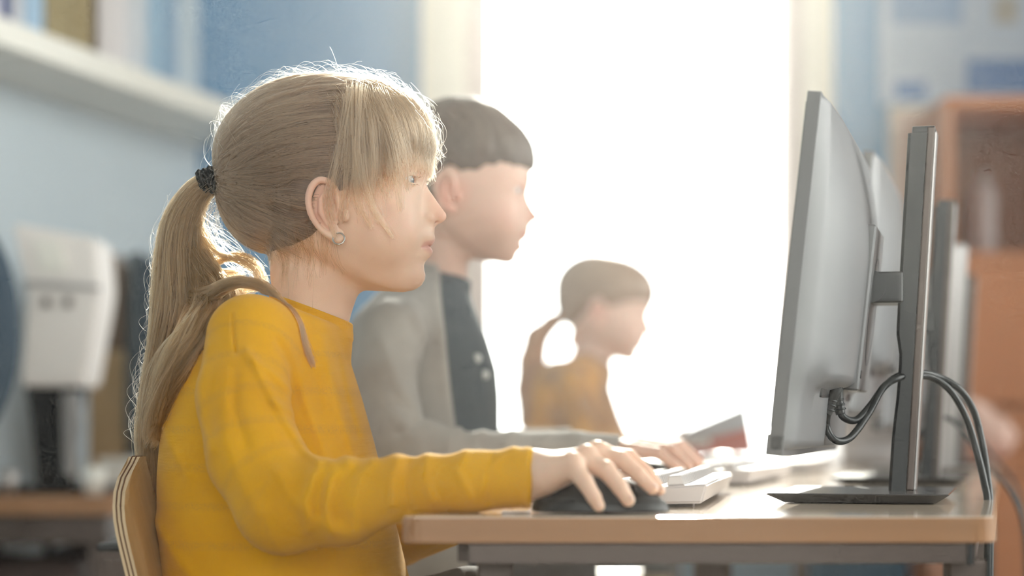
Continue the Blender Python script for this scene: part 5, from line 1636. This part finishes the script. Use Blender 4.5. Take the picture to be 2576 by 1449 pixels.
# hoop earring
pts = []
for i in range(28):
    a = -2.0 + i / 27 * 5.4
    p = np.array([[888 + 14 * math.cos(a), 620 + 14 * math.sin(a), -203 - 3 * math.sin(a)]], f4)
    pts.append(F1.world(H1.from_t(p))[0])
o = tube('hoop_earring', pts, 0.0008, M['silver_ring'], None, 8, 2); inv_parent(o, g1); o['label'] = 'small silver hoop earring'
# ---------------------------------------------------------------- the boy
F2 = Frame(2.6)
H2 = Head(k=1.51, rot=-5.5, src=(1326, 490), dst=(1073, 466), yaw=5.0, ear_shift=(-30, -24))
BP = [(1300, 345), (1322, 395), (1334, 430), (1334, 450), (1329, 475), (1326, 492), (1333, 512), (1344, 532), (1354, 547), (1356, 551), (1351, 556), (1341, 561), (1333, 569), (1331, 580), (1330, 592),
      (1322, 602), (1311, 609), (1313, 615), (1318, 625), (1311, 631), (1302, 637), (1298, 648), (1296, 656), (1286, 665), (1268, 667)]
BT = H2.to_t(np.array([(a, b, 0) for a, b in BP], f4))
yw = H2.yaw
BT = [((p[0] - 830) / math.cos(yw) + 830, p[1]) for p in BT]
H2 = Head(prof=BT, k=1.51, rot=-5.5, src=(1326, 490), dst=(1073, 466), yaw=5.0, ear_shift=(-30, -24))
def neck2(P): return chain(P, [(1130, 560, 0), (1112, 690, 0), (1080, 780, 0)], [62, 60, 76], 10)
BT_V = [690, 740, 800, 850, 930, 1000, 1100, 1200, 1400]
def torso2(P):
    u, v, w = P[:, 0], P[:, 1], P[:, 2]
    xb = sm(v, BT_V, [1010, 960, 900, 875, 855, 850, 850, 850, 860], 18.0); xf = sm(v, BT_V, [1166, 1182, 1205, 1226, 1250, 1256, 1256, 1262, 1280], 10.0)
    b = sm(v, BT_V, [90, 190, 235, 255, 265, 265, 262, 262, 270], 18.0)
    cx = (xb + xf) / 2; a = (xf - xb) / 2
    r = (np.abs((u - cx) / a) ** 2.3 + np.abs(w / b) ** 2.3 + 1e-9) ** (1 / 2.3)
    f = np.maximum(np.sqrt((u - cx) ** 2 + w * w) * (1 - 1 / r), -a * 0.9)
    return smax(smax(f, 700 + (1150 - u) * 0.1 - v, 24), v - 1490, 8)
def arm2(P, rad, cut=None):
    p = [(985, 838, 2.44), (962, 960, 2.40), (985, 1105, 2.37), (1120, 1150, 2.355), (1290, 1142, 2.35), (1450, 1135, 2.35), (1560, 1136, 2.35)]
    s = finger(P, [q[:2] for q in p], [q[2] for q in p], rad, F2, 14)
    return s
def hand2(P):
    s = arm2(P, [70, 62, 55, 44, 38, 32, 28])
    Q = F2.Q
    for a, b, c, r in (((1590, 1132), (1655, 1140), (1712, 1180), 2.32), ((1600, 1124), (1690, 1132), (1732, 1172), 2.335), ((1612, 1118), (1705, 1126), (1752, 1166), 2.35), ((1620, 1118), (1715, 1122), (1760, 1160), 2.365)):
        s = smin(s, finger(P, [(1560, 1134), a, b, c], [2.345, r, r - 0.006, r - 0.006], [25, 19, 15.5, 11.5], F2, 4), 8)
    s = smin(s, finger(P, [(1580, 1145), (1620, 1168), (1665, 1180)], [2.37, 2.40, 2.40], [20, 15, 12], F2, 4), 8)
    return s
def far2(P, rad):
    p = [(1010, 850, 2.78), (1120, 1060, 2.86), (1240, 1140, 2.82), (1420, 1125, 2.72), (1480, 1124, 2.70)]
    return finger(P, [q[:2] for q in p], [q[2] for q in p], rad, F2, 10)
def farhand2(P):
    s = far2(P, [56, 50, 42, 30, 26])
    for i in range(4):
        s = smin(s, finger(P, [(1480, 1124), (1540, 1116 + 2 * i), (1590, 1130), (1612, 1148)], [2.70, 2.68 + 0.02 * i, 2.68 + 0.02 * i, 2.68 + 0.02 * i], [20, 15, 12.5, 10.5], F2, 3), 6)
    s = smin(s, finger(P, [(1450, 1130), (1500, 1150), (1535, 1152)], [2.69, 2.66, 2.655], [18, 14, 11], F2, 3), 6)
    return s
def body2(P):
    f = near(H2.sdf, P, (1170, 450, 0), 290)
    f = smin(f, neck2(P), 16)
    f = smin(f, near(torso2, P, (1060, 1050, 0), 520) + 14, 16)
    f = smin(f, near(hand2, P, (1240, 1060, -480), 520), 8)
    return smin(f, near(farhand2, P, (1280, 1050, 250), 480), 8)
g2 = thing('person', 'dark haired boy in a grey cardigan over a dark shirt, beyond the girl in yellow', 'person', (-0.08, 2.6, 0.36))
M['shirt'] = mat('dark_shirt', srgb(62, 72, 80), 0.8, var=0.12, bump=0.3, bscale=500)
M['cardigan'] = knit_mat('grey_cardigan', srgb(176, 172, 166), srgb(140, 131, 124))
M['dark_hair'] = mat('dark_brown_hair', srgb(92, 74, 64), 0.55, var=0.35, vscale=50, bump=0.8, bscale=160, stretch=(1, 1, 0.3))
V, Fc = mesh_sdf(body2, (780, 160, -760), (1800, 1520, 560), 4.6, refine=1)
T = H2.to_t(V)
o = np_mesh('body', F2.world(V), Fc, M['skin'], cols=head_tint(H2, T, (0.74, 0.50, 0.40), blush=(0.85, 0.36, 0.27))); inv_parent(o, g2)
eyeballs(H2, F2, g2)
def hair2(P):
    u, v, w = P[:, 0], P[:, 1], P[:, 2]
    f = ell(P, (1158, 388, 0), (166, 145, 136))
    f = smin(f, ell(P, (1245, 402, 0), (103, 100, 100)), 22)
    f = smin(f, ell(P, (1080, 470, 0), (100, 110, 112)), 20)
    lim = sm(u, [960, 1060, 1120, 1178, 1205, 1250, 1300, 1345], [640, 610, 560, 520, 486, 448, 434, 428], 8.0)
    f = smax(f, (v - lim) * 0.8, 8)
    f = f + 1.4 * np.sin(u * 0.11 + w * 0.17) * np.sin(w * 0.12 + v * 0.05)
    er = ell(P, (1134, 490, -140), (38, 62, 60))
    return smax(f, -er, 6)
V, Fc = mesh_sdf(hair2, (930, 200, -190), (1400, 680, 190), 4.5)
o = np_mesh('hair', F2.world(V), Fc, M['dark_hair']); inv_parent(o, g2); o['label'] = 'short dark brown hair with a fringe'
def bshirt(P):
    f = torso2(P)
    c = cap(P, (1118, 640, 0), (1096, 760, 0), 76, 84)
    c = smax(c, (702 + (u_(P) - 1166) * 0.22) - P[:, 1], 6)
    return smin(f, c, 10)
def u_(P): return P[:, 0]
V, Fc = mesh_sdf(bshirt, (780, 640, -330), (1340, 1510, 330), 6)
o = np_mesh('shirt', F2.world(V), Fc, M['shirt']); inv_parent(o, g2); o['label'] = 'dark buttoned shirt under the cardigan'
def cardigan(P):
    u, v, w = P[:, 0], P[:, 1], P[:, 2]
    f = near(torso2, P, (1060, 1050, 0), 560) - 11
    f = smin(f, chain(P, [(1060, 782, -60), (1010, 835, -230)], [66, 72], 10), 24)
    f = smin(f, chain(P, [(1060, 782, 60), (1010, 835, 230)], [66, 72], 10), 24)
    col = cap(P, (1108, 640, 0), (1080, 790, 0), 88, 102)
    col = smax(col, (672 + (u - 1090) * 0.35) - v, 8)
    f = smin(f, col, 16)
    edge = sm(v, [600, 680, 740, 850, 1000, 1100, 1400], [1102, 1104, 1122, 1142, 1158, 1170, 1200], 14.0) - 0.10 * np.abs(w + 90)
    f = smax(f, u - edge, 5)
    lap = np.abs(u - edge + 9) / 9
    f = f - 3.5 * np.exp(-lap ** 2)
    s = arm2(P, [86, 84, 84, 66, 54, 48, 42])
    d = F2.D0 + w * F2.s
    up = 1288 + (u - 1288) * F2.D0 / d; vp = HOR + (v - HOR) * F2.D0 / d
    s = smax(s, up - 1560, 4)
    for pts, a, sg in (([(1040, 770), (1080, 860), (1110, 980), (1160, 1060)], 7, 16), ([(960, 850), (1000, 960), (1060, 1040), (1130, 1070)], 6, 18), ([(1160, 1070), (1130, 1110), (1130, 1160)], 6, 13),
                      ([(1215, 1085), (1190, 1110), (1200, 1150)], 6, 12), ([(1290, 1088), (1270, 1110)], 5, 12), ([(1380, 1094), (1360, 1120)], 5, 12), ([(1460, 1100), (1450, 1130)], 4, 10),
                      ([(1000, 1050), (1050, 1110), (1060, 1180)], 6, 18), ([(1100, 1000), (1060, 1060), (1000, 1090)], -5, 12)):
        s = s - a * np.exp(-polydist2(up, vp, pts) / (sg * sg))
    f = smin(f, s, 14)
    s2 = far2(P, [74, 70, 60, 46, 42])
    s2 = smax(s2, u - F2.Q(1440, 0, 2.71)[0], 4)
    f = smin(f, s2, 12)
    hole = cap(P, (1128, 600, 0), (1092, 790, 0), 74, 80)
    return smax(f, -hole, 4)
V, Fc = mesh_sdf(cardigan, (760, 600, -800), (1640, 1510, 600), 5.6)
o = np_mesh('cardigan', F2.world(V), Fc, M['cardigan']); inv_parent(o, g2); o['label'] = 'grey knitted cardigan'
M['button'] = mat('white_button', srgb(200, 204, 204), 0.3)
for (px, py) in ((1168, 917), (1212, 948)):
    q = np.array([[px, py, -160]], f4); q = project(bshirt, q, 2.0, 6)
    p = F2.world(q)[0]
    bm = bmesh.new(); bmesh.ops.create_uvsphere(bm, u_segments=14, v_segments=8, radius=1)
    for v in bm.verts: v.co = Vector((v.co.x * 0.0062 + p[0], v.co.y * 0.003 + p[1], v.co.z * 0.0062 + p[2]))
    o = from_bm('button', bm, M['button'], None, True); inv_parent(o, g2)
def legs2(P):
    d = None
    for sd in (-1, 1):
        c = chain(P, [(1020, 1502, 130 * sd), (1400, 1410, 150 * sd), (1425, 1700, 150 * sd), (1400, 2060, 150 * sd)], [112, 92, 74, 50], 20)
        d = c if d is None else smin(d, c, 20)
    return d
V, Fc = mesh_sdf(legs2, (860, 1240, -300), (1540, 2160, 300), 12)
o = np_mesh('trousers', F2.world(V), Fc, M['denim']); inv_parent(o, g2)
def shoe2(P):
    d = None
    for sd in (-1, 1):
        c = smin(ell(P, (1470, 2478, 150 * sd), (110, 42, 52)), cap(P, (1400, 2030, 150 * sd), (1400, 2440, 150 * sd), 46, 40), 16)
        c = smax(c, P[:, 1] - 2500, 3)
        d = c if d is None else np.minimum(d, c)
    return d
V, Fc = mesh_sdf(shoe2, (1280, 1950, -240), (1620, 2540, 240), 10)
o = np_mesh('shoes', F2.world(V), Fc, M['dark_plastic']); inv_parent(o, g2)

# ---------------------------------------------------------------- the girl reading at the back
D3 = 3.9
F3 = Frame(D3)
H3 = Head(k=2.15, rot=-14.0, src=(1585, 913), dst=(1040, 735), yaw=6.0)
TV3 = [900, 950, 1000, 1050, 1100, 1200, 1320]
def torso3(P):
    u, v, w = P[:, 0], P[:, 1], P[:, 2]
    xb = sm(v, TV3, [1375, 1338, 1325, 1320, 1318, 1318, 1320], 12.0); xf = sm(v, TV3, [1500, 1530, 1545, 1562, 1584, 1600, 1600], 8.0)
    b = sm(v, TV3, [100, 140, 150, 155, 155, 155, 155], 12.0)
    cx = (xb + xf) / 2; a = (xf - xb) / 2
    r = (np.abs((u - cx) / a) ** 2.3 + np.abs(w / b) ** 2.3 + 1e-9) ** (1 / 2.3)
    f = np.maximum(np.sqrt((u - cx) ** 2 + w * w) * (1 - 1 / r), -a * 0.9)
    return smax(smax(f, 906 - v, 30), v - 1390, 6)
def arms3(P, ra, rf, cutw=False):
    d = None
    for sd in (-1, 1):
        dep = D3 + 0.125 * sd
        c = finger(P, [(1440, 985), (1470, 1110), (1600, 1130), (1700, 1112)], [dep, dep + 0.03 * sd, D3 + 0.09 * sd, D3 + 0.06 * sd], [ra, ra * 0.9, rf, rf * 0.8], F3, 8)
        d = c if d is None else np.minimum(d, c)
    return d
def body3(P):
    f = near(H3.sdf, P, (1545, 780, 0), 190)
    f = smin(f, chain(P, [(1515, 830, 0), (1480, 925, 0)], [46, 56], 6), 10)
    f = smin(f, torso3(P) + 8, 10)
    f = smin(f, arms3(P, 34, 20), 6)
    for sd in (-1, 1):
        for i in range(4):
            f = smin(f, finger(P, [(1700, 1112), (1735, 1100 + 9 * i), (1752, 1096 + 9 * i)], [D3 + 0.06 * sd] * 3, [12, 8, 6.5], F3, 3), 4)
        f = smin(f, finger(P, [(1695, 1108), (1712, 1088), (1722, 1078)], [D3 + 0.045 * sd] * 3, [11, 8, 6], F3, 3), 4)
    return f
g3 = thing('person', 'small girl with a ponytail in a mustard patterned shirt, reading a book by the window', 'person', (0.15, 3.9, 0.36))
V, Fc = mesh_sdf(body3, (1240, 560, -260), (1820, 1410, 260), 3.6)
T = H3.to_t(V)
o = np_mesh('body', F3.world(V), Fc, M['skin'], cols=head_tint(H3, T, (0.80, 0.54, 0.43), blush=(0.88, 0.40, 0.30))); inv_parent(o, g3)
def shape3(P):
    T = H3.to_t(P)
    f = ell(T, (802, 402, 0), (262, 213, 200)); f = smin(f, ell(T, (715, 482, 0), (150, 152, 165)), 24); f = smin(f, ell(T, (880, 368, 0), (211, 172, 172)), 24)
    lim = sm(T[:, 1], [150, 285, 400, 452, 470, 520, 600, 640, 700], [1250, 1120, 1100, 1090, 900, 830, 800, 750, 640], 8.0)
    f = smax(f, (T[:, 0] - lim) * 0.72, 10)
    return f / H3.k
V, Fc = mesh_sdf(shape3, (1380, 590, -100), (1720, 960, 100), 3.2)
M['hair_light'] = mat('light_brown_hair', srgb(150, 116, 90), 0.5, var=0.25, vscale=50, bump=0.5, bscale=120)
o = np_mesh('hair', F3.world(V), Fc, M['hair_light']); inv_parent(o, g3); o['label'] = 'light brown hair tied back'
def pony3(P): return chain(P, [(1430, 786, 0), (1388, 812, -6), (1350, 850, -10), (1338, 910, -10), (1330, 980, -8), (1330, 1060, -5), (1340, 1110, 0)], [15, 22, 31, 36, 34, 26, 10], 8)
V, Fc = mesh_sdf(pony3, (1270, 750, -60), (1450, 1140, 60), 3.2)
M['hair_copper'] = mat('golden_brown_hair', srgb(176, 122, 78), 0.5, var=0.25, vscale=50, bump=0.5, bscale=120)
o = np_mesh('ponytail', F3.world(V), Fc, M['hair_copper']); inv_parent(o, g3)
def shirt3(P):
    u, v, w = P[:, 0], P[:, 1], P[:, 2]
    f = torso3(P)
    c = cap(P, (1508, 890, 0), (1478, 960, 0), 46, 56); c = smax(c, (900 + (u - 1500) * 0.65) - v, 4)
    f = smin(f, c, 10)
    for sd in (-1, 1): f = smin(f, chain(P, [(1478, 935, 0), (1440, 975, 120 * sd)], [50, 50], 8), 24)
    f = smin(f, ell(P, (1518, 955, 0), (24, 22, 50)), 8)
    s = arms3(P, 46, 32); s = smax(s, u - 1660, 3)
    f = smin(f, s, 12)
    return f
V, Fc = mesh_sdf(shirt3, (1240, 850, -280), (1760, 1410, 280), 4.5)
M['mustard'] = mat('mustard_patterned_cloth', srgb(222, 158, 62), 0.8, col2=srgb(132, 104, 92), vscale=13, bump=0.3, bscale=500)
o = np_mesh('shirt', F3.world(V), Fc, M['mustard']); inv_parent(o, g3); o['label'] = 'mustard shirt with dark blotchy pattern'
def legs3(P):
    d = None
    for sd in (-1, 1):
        c = chain(P, [(1420, 1378, 70 * sd), (1650, 1335, 80 * sd), (1665, 1500, 80 * sd), (1650, 1990, 80 * sd)], [64, 52, 42, 30], 12)
        d = c if d is None else smin(d, c, 12)
    return d
V, Fc = mesh_sdf(legs3, (1320, 1200, -180), (1740, 2030, 180), 9)
o = np_mesh('trousers', F3.world(V), Fc, M['denim']); inv_parent(o, g3)
def shoe3(P):
    d = None
    for sd in (-1, 1):
        c = smin(ell(P, (1690, 2012, 80 * sd), (72, 28, 36)), cap(P, (1650, 1960, 80 * sd), (1650, 2000, 80 * sd), 32, 28), 10)
        c = smax(c, P[:, 1] - 2027, 3)
        d = c if d is None else np.minimum(d, c)
    return d
V, Fc = mesh_sdf(shoe3, (1580, 1900, -150), (1790, 2060, 150), 8)
o = np_mesh('shoes', F3.world(V), Fc, M['dark_plastic']); inv_parent(o, g3)
# open book in her hands
bk = thing('open_book', 'open book with a grey and red cover held up by the reading girl', 'book', W(1780, 1150, 3.76))
M['bk_grey'] = mat('book_cover_grey', srgb(176, 176, 184), 0.5); M['bk_red'] = mat('book_cover_red', srgb(196, 84, 66), 0.5); M['bk_paper'] = mat('book_paper', srgb(236, 232, 226), 0.8)
def quadslab(name, q, d, th, m, parent):
    bm = bmesh.new(); a = [bm.verts.new(W(x, y, dd)) for (x, y, dd) in q]; b = [bm.verts.new(v.co + Vector((0, th, 0.001))) for v in a]
    fs = [bm.faces.new(a), bm.faces.new(b[::-1])]
    for i in range(4): fs.append(bm.faces.new((a[i], b[i], b[(i + 1) % 4], a[(i + 1) % 4])))
    bmesh.ops.recalc_face_normals(bm, faces=fs)
    o = from_bm(name, bm, m); inv_parent(o, parent); return o
quadslab('cover_upper', [(1668, 1106, 3.86), (1876, 1022, 3.72), (1886, 1076, 3.70), (1722, 1122, 3.84)], 0, 0.003, M['bk_grey'], bk)
quadslab('cover_lower', [(1722, 1122, 3.84), (1886, 1076, 3.70), (1897, 1140, 3.68), (1745, 1150, 3.82)], 0, 0.003, M['bk_red'], bk)
quadslab('pages', [(1676, 1108, 3.872), (1872, 1029, 3.732), (1892, 1136, 3.697), (1744, 1146, 3.838)], 0, 0.016, M['bk_paper'], bk)
# ---------------------------------------------------------------- added haze volume, standing in for lens glare as well as hazy air
hm = bpy.data.materials.new('glare_haze'); hm.use_nodes = True
nt = hm.node_tree
for n in list(nt.nodes):
    if n.type != 'OUTPUT_MATERIAL': nt.nodes.remove(n)
vs = nt.nodes.new('ShaderNodeVolumeScatter'); vs.inputs['Density'].default_value = 0.018; vs.inputs['Anisotropy'].default_value = 0.85
vs.inputs['Color'].default_value = (1.0, 0.975, 0.95, 1)
nt.links.new(vs.outputs[0], nt.nodes['Material Output'].inputs['Volume'])
hz_ = box('glare_haze', -4.25, RX + 0.25, FY - 0.25, WY + 0.25, -0.14, CEIL + 0.18, hm)
hz_['kind'] = 'stuff'; hz_['label'] = 'added thin haze standing in for lens glare over the sunlit classroom'; hz_['category'] = 'haze'
